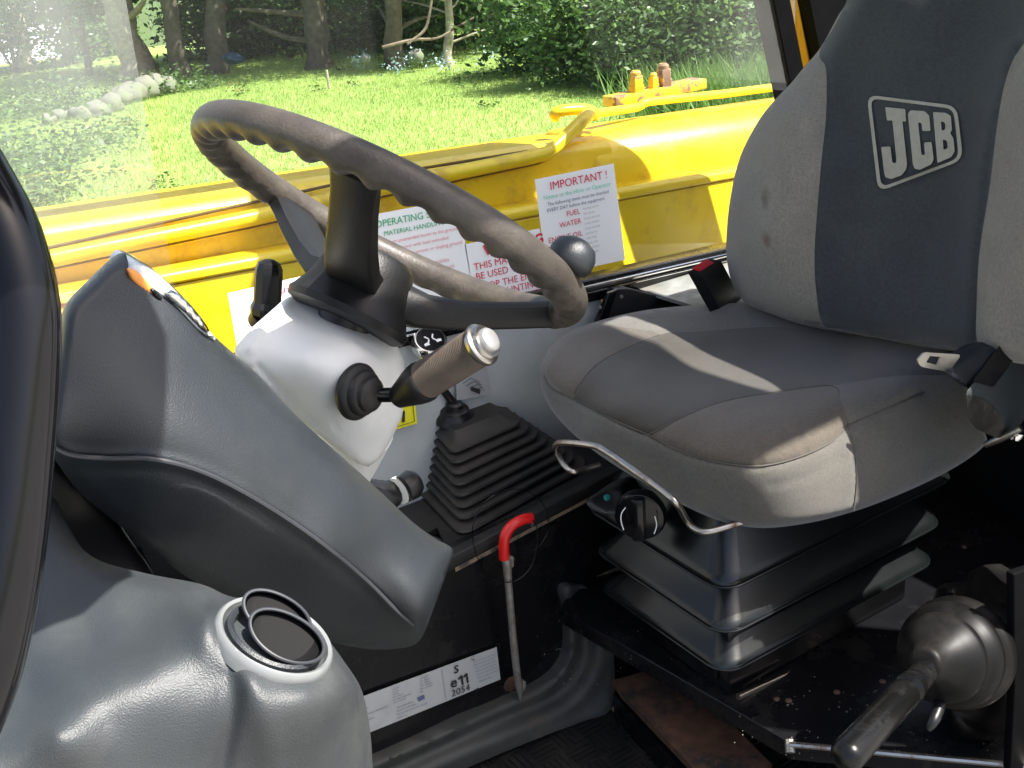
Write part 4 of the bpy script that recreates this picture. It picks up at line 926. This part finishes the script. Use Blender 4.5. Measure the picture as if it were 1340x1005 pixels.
def spoke(phi, w0=.052, w1=.040, tk=1.0):
    d_ = e1*math.cos(phi)+e2*math.sin(phi); t_ = nw.cross(d_)
    path = [(.030, -.066, w0, .026), (.06, -.064, w0*.95, .024), (.095, -.052, w0*.88, .022), (.135, -.032, w1*1.02, .021), (.165, -.016, w1, .021), (.186, -.004, w1*1.1, .022)]
    bm = bmesh.new(); rg = []
    for r, h, wd, th in path:
        c = WC+d_*r+nw*h; rg.append([bm.verts.new(c+t_*wd*.5*sx_+nw*th*.5*sz_*tk) for sx_, sz_ in ((-1, -.75), (-.85, -1), (.85, -1), (1, -.75), (1, .55), (.62, 1), (-.62, 1), (-1, .55))])
    for A, B in zip(rg, rg[1:]):
        for k in range(8): bm.faces.new((A[k], A[(k+1) % 8], B[(k+1) % 8], B[k]))
    bm.faces.new(rg[0]); bm.faces.new(rg[-1])
    bmesh.ops.subdivide_edges(bm, edges=[e for e in bm.edges], cuts=1, smooth=.6, use_grid_fill=True)
    link('spoke', from_bm(bm, 'spoke', 50), M['spoke'], wheel)
spoke(math.radians(104)); spoke(math.radians(236), .062, .056); spoke(math.radians(-8), .05, .040, 1.45)
lathe('hub', WC, nw, [(-.106, .0), (-.106, .054), (-.103, .0605), (-.096, .0620), (-.092, .059), (-.076, .051), (-.055, .046), (-.040, .042), (-.034, .036), (-.032, .0)], M['spoke'], wheel, 56)
lathe('spinner_knob', WP(RM+.000, math.radians(35), .002), nw, [(0, .010), (.010, .011), (.013, .0185), (.018, .0215), (.028, .0215), (.036, .018), (.041, .010), (.042, 0)], M['plastic'], wheel, 40)
# black ring between hub and cover
for o in wheel.children:
    for v in o.data.vertices: v.co = WC+(v.co-WC)*.92
tag(lathe('column_collar', WC, nw, [(-.110, .022), (-.096, .025), (-.0955, .0)], M['black'], None, 40), 'dark collar ring under the steering wheel hub', 'collar')

rebase(wheel, WC-nw*.08)
# ------------------------------------------------------------------ gear lever and boot
gear = thing('joystick_lever', 'lever with chrome knob and arrow symbol rising from a rubber bellows', 'lever')
zb, zt = TOPZ+.004, -.725
Nb, Rb, Lb = P(609, 690, z=zb), P(758, 608, z=zb), P(546, 625, z=zb)
Nt, Rt, Lt = P(592, 568, z=zt), P(660, 541, z=zt), P(560, 528, z=zt)
def rrect(N, Rr, Ll, grow, z, rad=.22, seg=5):
    u = (Rr-N); v = (Ll-N); c = N+(u+v)*.5; lu, lv = u.length/2*1.0+grow, v.length/2+grow; un, vn_ = u.normalized(), v.normalized()
    out = []; r = min(lu, lv)*rad
    for sx_, sy_, a0 in ((1, 1, 0), (-1, 1, 90), (-1, -1, 180), (1, -1, 270)):
        for k in range(seg+1):
            a = math.radians(a0+90*k/seg); out.append(c+un*(sx_*(lu-r)+math.cos(a)*r)+vn_*(sy_*(lv-r)+math.sin(a)*r))
    return [Vector((p.x, p.y, z)) for p in out]
bm = bmesh.new(); rings = []; nf = 7
levels = [(0, .004)]
for k in range(nf):
    t0 = .05+.82*k/nf; dt_ = .82/nf
    levels += [(t0+dt_*.05, -.016), (t0+dt_*.28, -.016), (t0+dt_*.52, .004), (t0+dt_*.78, .005), (t0+dt_*.95, .000)]
levels += [(.92, -.006), (1.0, -.008)]
levels = [(0, .018), (.03, .018)]+[(t, g+.002+.006*(1-t)) for t, g in levels[1:]]
for t, gr in levels:
    z = zb+(zt-zb)*t
    rings.append([bm.verts.new(p) for p in rrect(Nb.lerp(Nt, t), Rb.lerp(Rt, t), Lb.lerp(Lt, t), gr, z)])
for A, B in zip(rings, rings[1:]):
    m_ = len(A)
    for k in range(m_): bm.faces.new((A[k], A[(k+1) % m_], B[(k+1) % m_], B[k]))
bm.faces.new(rings[-1])
link('bellows', from_bm(bm, 'bellows', 35), M['boot'], gear)
ctop = P(594, 536, z=zt+.012)
lathe('boot_collar', ctop-Vector((0, 0, .018)), (.0, -.12, 1), [(0, .032), (.008, .030), (.014, .0235), (.020, .0225), (.023, .018), (.0235, .014), (.030, .0135), (.033, .010), (.0331, 0)], M['black'], gear, 40)
kn = P(562, 452, y=ctop.y-.02)
tube('lever_shaft', [ctop+Vector((0, 0, .01)), P(575, 500, y=ctop.y), kn+Vector((0, 0, -.01))], [.007, .006, .006], M['black'], gear, 14, sub=3)
kd = Vector((-.08, -.55, .83)).normalized()
lathe('chrome_knob', kn-kd*.022, kd, [(0, .010), (.004, .013), (.010, .022), (.018, .0275), (.026, .0285), (.033, .026), (.037, .0235), (.0375, .0)], M['chrome'], gear, 40)
lathe('knob_face', kn+kd*.0155, kd, [(0, .0215), (.0006, .0212), (.0007, 0)], M['gloss'], gear, 40)
ku = Vector((.9, 0, .0)); ku = (ku-kd*ku.dot(kd)).normalized(); kv = kd.cross(ku)
bm = bmesh.new(); K0 = kn+kd*.0166
for sx_, sy_ in ((0, 0),):
    for dx, dy_ in ((1, 1), (-1, 1), (1, -1), (-1, -1)):
        prism_bm(bm, [K0+ku*dx*.002+kv*dy_*.001, K0+ku*dx*.004+kv*dy_*.0, K0+ku*dx*.008+kv*dy_*.006, K0+ku*dx*.006+kv*dy_*.007], kd*.0003)
    for dx in (-1, 1):
        prism_bm(bm, [K0+ku*dx*.006+kv*-.010, K0+ku*dx*.014+kv*-.010, K0+ku*dx*.014+kv*-.006, K0+ku*dx*.009+kv*-.0045, K0+ku*dx*.006+kv*-.007], kd*.0003)
link('knob_symbol', from_bm(bm, 'knob_symbol'), M['white'], gear)
rebase(gear, (Nb+Rb)/2)

# ------------------------------------------------------------------ red handled rod and wire loop
rod = thing('locking_pin', 'long steel pin with red bent handle leaning on the console wall', 'pin')
Y1 = 1.215
tube('red_handle', [P(695, 678, y=Y1), P(684, 680, y=Y1), P(671, 687, y=Y1), P(662, 699, y=Y1), P(659.5, 714, y=Y1), P(660, 731, y=Y1)], .0078, M['red'], rod, 16, sub=5)
tube('rod', [P(660.5, 728, y=Y1), P(663, 735, y=Y1), P(665, 760, y=Y1), P(671, 830, y=Y1+.01), P(678, 895, y=Y1+.02), P(680, 905, y=Y1+.02), P(681, 917, y=Y1+.02)], [.0075, .0068, .0055, .0055, .0058, .0045, .0008], M['zinc'], rod, 14)
prism('spring_clip', [P(667, 728, y=Y1), P(673, 729, y=Y1), P(673, 741, y=Y1), P(669, 744, y=Y1), P(666, 742, y=Y1)], (0, .006, 0), M['zinc'], rod, .001)
prism('spring_clip', [P(684, 890, y=Y1+.02), P(689, 893, y=Y1+.02), P(688, 903, y=Y1+.02), P(684, 905, y=Y1+.02)], (0, .008, 0), M['zinc'], rod, .001)
prism('handle_end', [P(697, 674, y=Y1-.002), P(699, 684, y=Y1-.002), P(697, 690, y=Y1-.002), P(694, 684, y=Y1-.002)], (0, .004, 0), M['chrome'], rod)
lathe('rust_patch', P(669, 895, y=1.262), (0, -1, 0), [(0, .014), (.0015, .010), (.002, 0)], M['rust'], rod, 9)
rebase(rod, P(681, 917, y=Y1))
wl = [(697, 680), (702, 690), (703, 710), (700, 727), (693, 744), (680, 757), (665, 762), (648, 758), (633, 745), (623, 725), (618, 700), (621, 680), (632, 660), (650, 646), (672, 640), (692, 644), (708, 656), (717, 675), (718, 692), (712, 706), (704, 716), (690, 724), (672, 730)]
tag(tube('wire_loop', [P(a, b, y=Y1-.012+.0006*i) for i, (a, b) in enumerate(wl)], .00075, M['gloss'], None, 6, sub=5), 'thin black wire loop hanging from the red pin handle', 'wire')

# ------------------------------------------------------------------ driver seat
seat = thing('driver_seat', 'suspension driver seat with grey fabric cushion and branded backrest', 'seat')
cu_out = [(706, 492), (708, 474), (722, 452), (745, 434), (790, 418), (850, 405), (930, 398), (1010, 398), (1100, 420), (1240, 452), (1262, 478), (1268, 520), (1286, 560), (1290, 580), (1262, 604), (1215, 630), (1160, 654), (1115, 670), (1060, 684), (1000, 691), (950, 684), (900, 664), (850, 636), (800, 606), (758, 575), (728, 545), (712, 518)]
ZS = -.60
cu_ctrl = [(710, 480, 'z', ZS-.015), (745, 440, 'z', ZS-.008), (800, 422, 'z', ZS), (870, 408, 'z', ZS+.004), (960, 402, 'z', ZS), (1050, 415, 'z', ZS-.006), (1180, 445, 'z', ZS-.004), (1250, 480, 'z', ZS+.004),
    (860, 440, 'z', ZS+.002), (820, 470, 'z', ZS-.01), (900, 490, 'z', ZS-.012), (1000, 470, 'z', ZS-.016), (1100, 480, 'z', ZS-.012), (1000, 540, 'z', ZS+.0), (1100, 520, 'z', ZS+.006), (1180, 510, 'z', ZS+.006),
    (740, 500, 'z', ZS-.012), (800, 540, 'z', ZS-.014), (870, 570, 'z', ZS-.016), (930, 592, 'z', ZS-.016), (1000, 596, 'z', ZS-.014), (1060, 580, 'z', ZS-.014), (1120, 552, 'z', ZS-.014), (1200, 520, 'z', ZS-.010),
    (725, 535, 'z', ZS-.055), (790, 592, 'z', ZS-.072), (860, 632, 'z', ZS-.085), (930, 662, 'z', ZS-.09), (1000, 676, 'z', ZS-.092), (1060, 670, 'z', ZS-.095), (1110, 655, 'z', ZS-.097), (1180, 632, 'z', ZS-.10), (1250, 600, 'z', ZS-.10),
    (1000, 640, 'z', ZS-.052), (1110, 610, 'z', ZS-.055), (1200, 575, 'z', ZS-.055), (870, 605, 'z', ZS-.048), (790, 566, 'z', ZS-.040)]
far_l = curve2([(752, 521), (770, 492), (800, 466), (840, 450), (862, 438)])
zone_d = curve2([(752, 521), (768, 490), (800, 465), (862, 438), (915, 434), (1000, 428), (1060, 432), (1245, 452), (1262, 476), (1240, 490), (1170, 492), (1087, 505), (1010, 514), (945, 526), (895, 545), (848, 569), (800, 547)], 5, True)
zone_bl = curve2([(752, 521), (768, 490), (800, 465), (862, 438), (830, 430), (792, 427), (755, 438), (722, 470), (716, 490), (728, 506)], 5, True)
zone_br = curve2([(848, 569), (895, 545), (945, 526), (1010, 514), (1087, 505), (1100, 525), (1110, 557), (1085, 580), (1040, 600), (990, 610), (930, 603), (885, 588)], 5, True)
zone_top = curve2([(862, 438), (850, 405), (930, 397), (1010, 397), (1070, 420), (1060, 432), (1000, 428), (915, 434)], 4, True)
seam_front = curve2([(712, 492), (722, 508), (752, 522), (800, 548), (850, 570), (885, 588), (930, 603), (990, 610), (1040, 600), (1085, 580), (1110, 557), (1160, 535), (1210, 514)])
seam_side = curve2([(1110, 557), (1118, 590), (1121, 630), (1117, 668)])
wr = [(curve2([(985, 560), (990, 585), (994, 606)]), .0025, 4), (curve2([(1040, 545), (1048, 570), (1052, 590)]), .002, 4), (curve2([(1100, 600), (1060, 622), (1010, 636)]), .002, 5)]
shell('cushion', cu_out, cu_ctrl, [M['fab_side'], M['fab_seat'], M['fab_bol']], seat, roll=.022, rollw=12, back=(.02, .03, -.03), step=5, taper=.93,
      zones=[(zone_bl, 2), (zone_top, 0), (zone_br, 2), (zone_d, 1)],
      grooves=[(seam_front, .0035, 3), (seam_side, .0025, 3), (zone_d, .0018, 3)]+wr, wav=.002)
for ln in (seam_front, seam_side, curve2([(752, 521), (768, 490), (800, 465), (862, 438)]), curve2([(848, 569), (895, 545), (945, 526), (1010, 514), (1087, 505), (1100, 525), (1110, 557)])):
    tube('piping', on_shell('cushion', ln, -.0016), .0010, M['thread'], seat, 6)
ba_out = [(1180, -230), (1130, -80), (1110, -4), (1096, 22), (1074, 62), (1052, 88), (1034, 110), (1010, 135), (990, 162), (968, 206), (956, 257), (951, 304), (951, 338), (960, 376), (980, 400), (1008, 411), (1042, 423), (1079, 431), (1130, 438), (1200, 450), (1256, 460), (1300, 470), (1360, 478), (1430, 470), (1500, 420), (1540, 250), (1540, 60), (1500, -120), (1440, -230), (1310, -250)]
XB = 1.125
ba_ctrl = [(960, 300, 'x', XB+.012), (975, 210, 'x', XB+.02), (1035, 118, 'x', XB+.035), (1110, 5, 'x', XB+.06), (1180, -200, 'x', XB+.14), (985, 395, 'x', XB+.0),
    (1010, 300, 'x', XB-.018), (1030, 220, 'x', XB-.010), (1055, 150, 'x', XB+.012), (1020, 380, 'x', XB-.010), (1070, 415, 'x', XB+.0),
    (1075, 300, 'x', XB+.006), (1082, 160, 'x', XB+.026), (1180, 300, 'x', XB+.020), (1190, 160, 'x', XB+.036), (1180, 420, 'x', XB+.008), (1200, 20, 'x', XB+.06), (1300, -150, 'x', XB+.12),
    (1280, 300, 'x', XB+.006), (1295, 160, 'x', XB+.026), (1330, 40, 'x', XB+.055), (1335, 300, 'x', XB-.030), (1345, 160, 'x', XB-.015), (1380, 60, 'x', XB+.01), (1420, 300, 'x', XB-.03), (1420, 420, 'x', XB-.025), (1300, 440, 'x', XB-.015), (1250, 440, 'x', XB+.0), (1500, 200, 'x', XB+.0), (1480, -100, 'x', XB+.1)]
bz = curve2([(1110, -10), (1073, 66), (1081, 90), (1081, 150), (1075, 210), (1069, 280), (1066, 330), (1068, 380), (1080, 428), (1130, 440), (1200, 452), (1276, 466), (1277, 430), (1280, 350), (1286, 300), (1296, 240), (1304, 170), (1316, 105), (1336, 62), (1380, 20), (1480, -20), (1500, -260), (1310, -270), (1160, -250)], 4, True)
shell('backrest', ba_out, ba_ctrl, [M['fab_light'], M['fab_dark']], seat, roll=.045, rollw=26, back=(.09, .01, 0), step=7, taper=.95, zones=[(bz, 1)],
      grooves=[(curve2([(1073, 66), (1081, 90), (1081, 150), (1069, 280), (1066, 330), (1068, 380), (1080, 428)]), .003, 4), (curve2([(1336, 62), (1304, 170), (1286, 300), (1280, 350), (1277, 430), (1276, 466)]), .008, 5),
               (curve2([(1010, 385), (1045, 405), (1078, 425)]), .003, 5)], wav=.003)
tube('welt', on_shell('backrest', curve2([(1042, 422), (1079, 429), (1140, 440), (1200, 451), (1250, 458)]), .004), .0014, M['thread'], seat, 6)
# printed emblem on the backrest
def rpoly(pts, r, n=4):
    out = []
    m_ = len(pts)
    for i in range(m_):
        p0, p1, p2 = [np.array(pts[(i+k-1) % m_], float) for k in range(3)]
        a = p1+(p0-p1)/np.linalg.norm(p0-p1)*min(r, np.linalg.norm(p0-p1)*.48); c = p1+(p2-p1)/np.linalg.norm(p2-p1)*min(r, np.linalg.norm(p2-p1)*.48)
        for k in range(n+1):
            t = k/n; out.append(tuple((1-t)**2*a+2*t*(1-t)*p1+t*t*c))
    return out
Z4 = lambda L_: [(1120+x*160/1072, 110+y*150/1005) for x, y in L_]
print_on('emblem_frame', rpoly(Z4([(95, 92), (885, 190), (940, 665), (195, 945)]), 15), 'backrest', M['logo'], seat, holes=[rpoly(Z4([(128, 125), (855, 217), (903, 650), (222, 905)]), 11)], lift=.0035)
print_on('emblem_letter', rpoly(Z4([(257, 202), (432, 218), (440, 328), (408, 326), (448, 700), (440, 750), (400, 800), (310, 832), (262, 820), (248, 780), (222, 552), (302, 547), (320, 690), (350, 695), (356, 670), (320, 318), (272, 320)]), 1.6), 'backrest', M['logo'], seat, lift=.0035)
print_on('emblem_letter', rpoly(Z4([(456, 262), (478, 230), (600, 236), (642, 275), (655, 410), (583, 412), (575, 340), (545, 335), (575, 620), (605, 622), (598, 512), (663, 508), (682, 660), (660, 705), (560, 752), (515, 742), (500, 705)]), 2), 'backrest', M['logo'], seat, lift=.0035)
print_on('emblem_letter', rpoly(Z4([(676, 245), (790, 252), (832, 280), (842, 400), (826, 430), (855, 475), (866, 590), (835, 640), (715, 692)]), 1.6), 'backrest', M['logo'], seat,
         holes=[rpoly(Z4([(745, 328), (772, 332), (784, 350), (784, 392), (770, 406), (753, 404)]), .8), rpoly(Z4([(762, 490), (790, 492), (802, 510), (804, 560), (790, 570), (768, 574)]), .8)], lift=.0035)
# suspension: three folds of black bellows over a steel box
def ringz(x0, x1, y0, y1, z, r, seg=6):
    out = []
    for cx_, cy_, a0 in ((x1-r, y1-r, 0), (x0+r, y1-r, 90), (x0+r, y0+r, 180), (x1-r, y0+r, 270)):
        for k in range(seg+1):
            a = math.radians(a0+90*k/seg); out.append(Vector((cx_+math.cos(a)*r, cy_+math.sin(a)*r, z)))
    return out
def fold(zt_, zb_, x0, x1, y0, y1, ins):
    bm = bmesh.new(); R_ = []
    for t, g_ in ((0, ins), (.06, ins*.96), (.25, ins*.80), (.45, ins*.60), (.65, ins*.36), (.80, ins*.16), (.90, ins*.03), (.96, 0), (1.0, .002), (1.01, .006), (.985, ins*.25), (.93, ins*.8)):
        z = zt_+(zb_-zt_)*t; R_.append([bm.verts.new(p) for p in ringz(x0+g_, x1-g_, y0+g_, y1-g_, z, .030-g_*.3, 9)])
    for A, B in zip(R_, R_[1:]):
        for k in range(len(A)): bm.faces.new((A[k], A[(k+1) % len(A)], B[(k+1) % len(A)], B[k]))
    bm.faces.new(R_[0]); o = link('suspension_fold', from_bm(bm, 'fold', 50), M['bellow'], seat)
    lip = tube('fold_lip', [p for p in ringz(x0-.001, x1+.001, y0-.001, y1+.001, zb_+.001, .030, 6)], .0019, M['bellow'], o, 8, closed=True)
    for v in lip.data.vertices: v.co *= 1.04
    return o
M['bellow'] = mat('suspension_plastic', (.005, .0065, .0065), .23, spec=.5, var=.15, bump=.05)
fold(-.70, -.780, .770, 1.200, .862, 1.145, .040)
fold(-.786, -.840, .766, 1.175, .858, 1.128, .036)
fold(-.846, -.895, .763, 1.160, .856, 1.118, .034)
box('suspension_box', (.79, .878, -.953), (1.125, 1.10, -.83), M['gloss'], seat, .004)
box('seat_pan', (.87, .95, -.76), (1.13, 1.16, -.665), M['black'], seat, .008)
prism('box_rib', [P(920, 868, x=.786), P(936, 868, x=.786), P(938, 890, x=.786), P(923, 884, x=.786)], (.004, 0, 0), M['gloss'], seat, .001)
tube('slide_rail', [P(966, 912, y=.868), P(1010, 892, y=.868), P(1085, 858, y=.868), P(1150, 826, y=.868), P(1205, 797, y=.868)], .0045, M['chromedk'] if 'chromedk' in M else M['worn'], seat, 10)
tube('adjust_bar', [P(785, 608, z=-.71), P(765, 614, z=-.71), P(750, 617, z=-.705), P(738, 608, z=-.70), P(729, 592, z=-.695), P(727, 583, z=-.67), P(738, 579, z=-.655), P(776, 583, z=-.642), P(792, 590, z=-.642), P(830, 616, z=-.645), P(870, 645, z=-.655), P(886, 660, z=-.665), P(898, 680, z=-.71), P(908, 691, z=-.715), P(925, 696, z=-.715), P(968, 684, z=-.71), P(990, 680, z=-.71)], .0042, M['worn'], seat, 12, sub=5)
PUSH = ('suspension_fold', 'suspension_box', 'box_rib', 'slide_rail')
for o in list(seat.children):
    if o.name.split('.')[0] in PUSH:
        for v in o.data.vertices: v.co *= 1.04
# round adjuster knob, bracket with green tab
kc = P(838, 674, z=-.745); kax = (Vector((-.72, -.62, .10))).normalized()
kdep = float(np.array(kc)@RW[:, 2]); kr = 34*kdep/F
lathe('adjuster_knob', kc-kax*.012, kax, [(-.03, kr*.55), (-.004, kr*.6), (0, kr*.92), (.006, kr), (.014, kr), (.019, kr*.93), (.020, kr*.80), (.0205, 0)], M['gloss'], seat, 48)
ku = kax.cross(Vector((0, 0, 1))).normalized(); kv = ku.cross(kax)
Mx = Matrix(((ku.x, kax.x, kv.x, kc.x+kax.x*.010), (ku.y, kax.y, kv.y, kc.y+kax.y*.010), (ku.z, kax.z, kv.z, kc.z+kax.z*.010), (0, 0, 0, 1)))
box('knob_bar', (-kr*.24, -.002, -kr*.88), (kr*.24, .010, kr*.88), M['gloss'], seat, .003, Mx)
for q in ([(.48, .62), (.66, .35), (.70, .0), (.60, -.42)], [(-.75, .3), (-.82, -.1), (-.70, -.5)]):
    tube('knob_mark', [kc+kax*.0212+ku*a*kr*.9+kv*b*kr*.9 for a, b in q], .0007, M['white'], seat, 6, sub=3)
shell('bracket', [(768, 656), (792, 640), (815, 638), (818, 668), (800, 676), (778, 668)], [(768, 656, 'z', -.755), (792, 642, 'z', -.75), (815, 640, 'z', -.745), (800, 674, 'z', -.765)], M['black'], seat, roll=.006, rollw=5, step=4, back=(.03, .01, 0))
box('green_tab', tuple(P(794, 651, z=-.748)-Vector((.003, .003, .003))), tuple(P(794, 651, z=-.748)+Vector((.003, .003, .003))), M['green_led'], seat)
rebase(seat, (.96, .99, PZ))

# ------------------------------------------------------------------ seat belt buckle and retractor
bk = thing('belt_buckle', 'black seat belt buckle with red button beyond the backrest', 'buckle')
B4 = [(899, 357), (918, 340), (940, 345), (966, 400), (908, 402)]
top = [P(899, 356, y=1.24), P(926, 337, y=1.275), P(944, 341, y=1.275), P(918, 361, y=1.24)]
down = P(950, 402, y=1.255)-P(921, 349, y=1.258)
bm = bmesh.new(); prism_bm(bm, top, down, .0018); link('housing', from_bm(bm, 'housing'), M['black'], bk)
c = sum(top, Vector())/4; tb = [c+(p-c)*.72-down*.015 for p in top]
tb = [tb[0].lerp(tb[1], .05), tb[1], tb[2].lerp(tb[3], .15), tb[3].lerp(tb[0], .2)]
prism('release_button', tb, -down.normalized()*.002, M['redbtn'], bk, .0008)
rebase(bk, P(940, 402, y=1.25))

rt_ = thing('belt_retractor', 'black seat belt retractor case with belt tongue at the right of the cushion', 'seat belt')
capp = [(1262, 512), (1275, 514), (1290, 520), (1303, 531), (1313, 545), (1320, 562), (1323, 578), (1302, 574), (1276, 562), (1264, 546)]
cw = [P(a, b, y=.80+(b-512)*.0002) for a, b in capp]
cv = P(1350, 412, y=.875)-P(1268, 520, y=.80)
prism('case', cw, cv, M['case'], rt_, .006)
cc = sum(cw, Vector())/len(cw)
prism('case_end', [cc+(p-cc)*.9-cv.normalized()*.0005 for p in cw], -cv.normalized()*.002, M['case_end'], rt_, .0008)
nrm_ = Vector(ray(1290, 490).tolist()).normalized()
prism('case_rib', [cw[0]+cv*.12-nrm_*.004, cw[0]+cv*.62-nrm_*.004, cw[2]+cv*.62-nrm_*.006, cw[2]+cv*.12-nrm_*.006], -nrm_*.004, M['black'], rt_, .001)
shell('tongue_grip', [(1240, 487), (1256, 470), (1276, 458), (1300, 456), (1302, 466), (1285, 490), (1268, 506), (1256, 502)], [(1242, 486, 'y', .835), (1262, 466, 'y', .85), (1300, 460, 'y', .835), (1270, 500, 'y', .82)], M['plastic'], rt_, roll=.012, rollw=9, back=(.01, .02, 0), step=4)
TG = rpoly([(1200, 472), (1210, 461), (1258, 464), (1242, 487), (1205, 480)], 5)
hole = rpoly([(1212, 474), (1217, 466), (1232, 467), (1227, 478)], 1)
def flatplate(name, poly, hol, f, mt, parent, lift):
    pts = list(poly)+list(hol); ed = [(i, (i+1) % len(poly)) for i in range(len(poly))]+[(len(poly)+i, len(poly)+(i+1) % len(hol)) for i in range(len(hol))]
    V, _, Fc, *_ = geometry.delaunay_2d_cdt([Vector(p) for p in pts], ed, [], 0, 1e-4)
    V = [tuple(v) for v in V]; cen = np.array([np.array([V[i] for i in f_]).mean(0) for f_ in Fc]); k = inside(cen, poly) & ~inside(cen, hol)
    bm = bmesh.new(); vs = [bm.verts.new(f(*v)) for v in V]; fs = [bm.faces.new([vs[i] for i in f_]) for f_, kk in zip(Fc, k) if kk]
    r = bmesh.ops.extrude_face_region(bm, geom=fs)
    for v in r['geom']:
        if isinstance(v, bmesh.types.BMVert): v.co += Vector(lift)
    return link(name, from_bm(bm, name, 30), mt, parent)
flatplate('tongue', TG, hole, lambda a, b: P(a, b, y=.86-(a-1200)*.0004), M['tongue'], rt_, (0, .0025, 0))
lathe('anchor_bolt', P(1328, 566, y=.80), (-.4, -.8, -.2), [(0, .010), (.006, .0095), (.007, .006), (.012, .006), (.0125, 0)], M['chrome'], rt_, 6)
tube('anchor_bar', [P(1290, 582, y=.83), P(1310, 574, y=.81), P(1336, 560, y=.79)], .005, M['worn'], rt_, 10)
for o in rt_.children:
    for v in o.data.vertices: v.co *= .90
rebase(rt_, P(1300, 570, y=.74))

M['grip_black'] = mat('worn_black_grip', (.004, .004, .004), .25, spec=.3, var=.3, dirt=(.007, .007, .006), dscale=30)
M['gait'] = mat('gaiter_rubber', (.004, .004, .004), .42, spec=.15, var=.2, dirt=(.022, .02, .017), dscale=9, dlim=(.5, .85))
# ------------------------------------------------------------------ parking brake lever with its rubber gaiter
pk = thing('parking_brake', 'black hand lever with bulged grip and a large rubber gaiter at lower right', 'hand brake')
bm = bmesh.new()
def blob(px, py, z_or_y, r, sq=(1, 1, 1), y=None):
    c = P(px, py, y=z_or_y); m_ = Matrix.Translation(c)@Matrix.Diagonal((*[r*s_ for s_ in sq], 1)); bmesh.ops.create_icosphere(bm, subdivisions=4, radius=1, matrix=m_)
ba = P(1216, 866, y=.605); bd = (P(1300, 838, y=.655)-ba).normalized()
lathe_bm(bm, ba-bd*.016, bd, [(0, .012), (.002, .0165), (.006, .0175), (.02, .024), (.034, .036), (.044, .045), (.05, .0475), (.054, .0465), (.056, .043), (.058, .043), (.064, .050), (.072, .056), (.078, .057), (.082, .055), (.084, .051), (.086, .051), (.094, .058), (.104, .061), (.12, .055), (.14, .03), (.1401, 0)], 48)
gtr = link('gaiter_cone', from_bm(bm, 'gaiter_cone', 70), M['gait'], pk)
go = [(1226, 800), (1222, 778), (1236, 764), (1262, 760), (1272, 746), (1300, 738), (1345, 744), (1400, 780), (1410, 960), (1330, 975), (1262, 965), (1238, 925), (1250, 880), (1262, 830)]
shell('gaiter_body', go, [(1230, 785, 'y', .69), (1250, 775, 'y', .672), (1300, 745, 'y', .76), (1345, 760, 'y', .75), (1290, 775, 'y', .71), (1320, 810, 'y', .67), (1280, 820, 'y', .69), (1330, 960, 'y', .62), (1250, 930, 'y', .64), (1300, 900, 'y', .62), (1340, 870, 'y', .62), (1390, 850, 'y', .63)], M['gait'], pk, roll=.03, rollw=18, step=5, taper=.9,
      grooves=[(curve2([(1268, 748), (1262, 775), (1270, 800)]), .012, 7), (curve2([(1275, 800), (1300, 785), (1330, 800), (1350, 840)]), .010, 6), (curve2([(1295, 745), (1330, 765), (1350, 800)]), -.006, 8), (curve2([(1250, 930), (1290, 950), (1340, 955)]), .008, 7)])
ga, gb = P(1217, 872, y=.60), P(1112, 985, y=.535); gd = (gb-ga).normalized(); GL = (gb-ga).length
lathe('lever_shaft', ga-gd*.03, gd, [(0, .0085), (.05, .0085)], M['gloss'], pk, 20)
lathe('lever_grip', ga+gd*.006, gd, [(0, .0095), (.002, .0110), (.010, .0120), (.012, .0095), (.016, .0095), (.018, .0130), (.034, .0130), (.036, .0095), (.040, .0095), (.042, .0145), (.053, .0150), (.057, .0102), (.062, .0102), (.065, .0145), (.072, .0150), (GL, .0152), (GL+.006, .0125), (GL+.010, .007), (GL+.0115, 0)], M['grip_black'], pk, 36)
tube('release_lever', [P(1236, 888, y=.61), P(1232, 915, y=.60), P(1222, 942, y=.59), P(1214, 955, y=.59)], [.004, .0065, .006, .003], M['black'], pk, 12, sub=4)
prism('base_plate', [P(1150, 985, z=PZ+.006), P(1240, 930, z=PZ+.006), P(1345, 985, z=PZ+.006), P(1345, 1020, z=PZ+.006)], (0, 0, .004), M['blacksteel'], pk)
prism('guard_post', [P(1327, 752, y=.58), P(1360, 740, y=.58), P(1360, 1010, y=.58), P(1322, 1010, y=.58), P(1328, 900, y=.58)], (0, .01, 0), M['matte'], pk, .002)
for o in pk.children:
    for v in o.data.vertices: v.co *= 1.04
rebase(pk, P(1290, 960, y=.67))
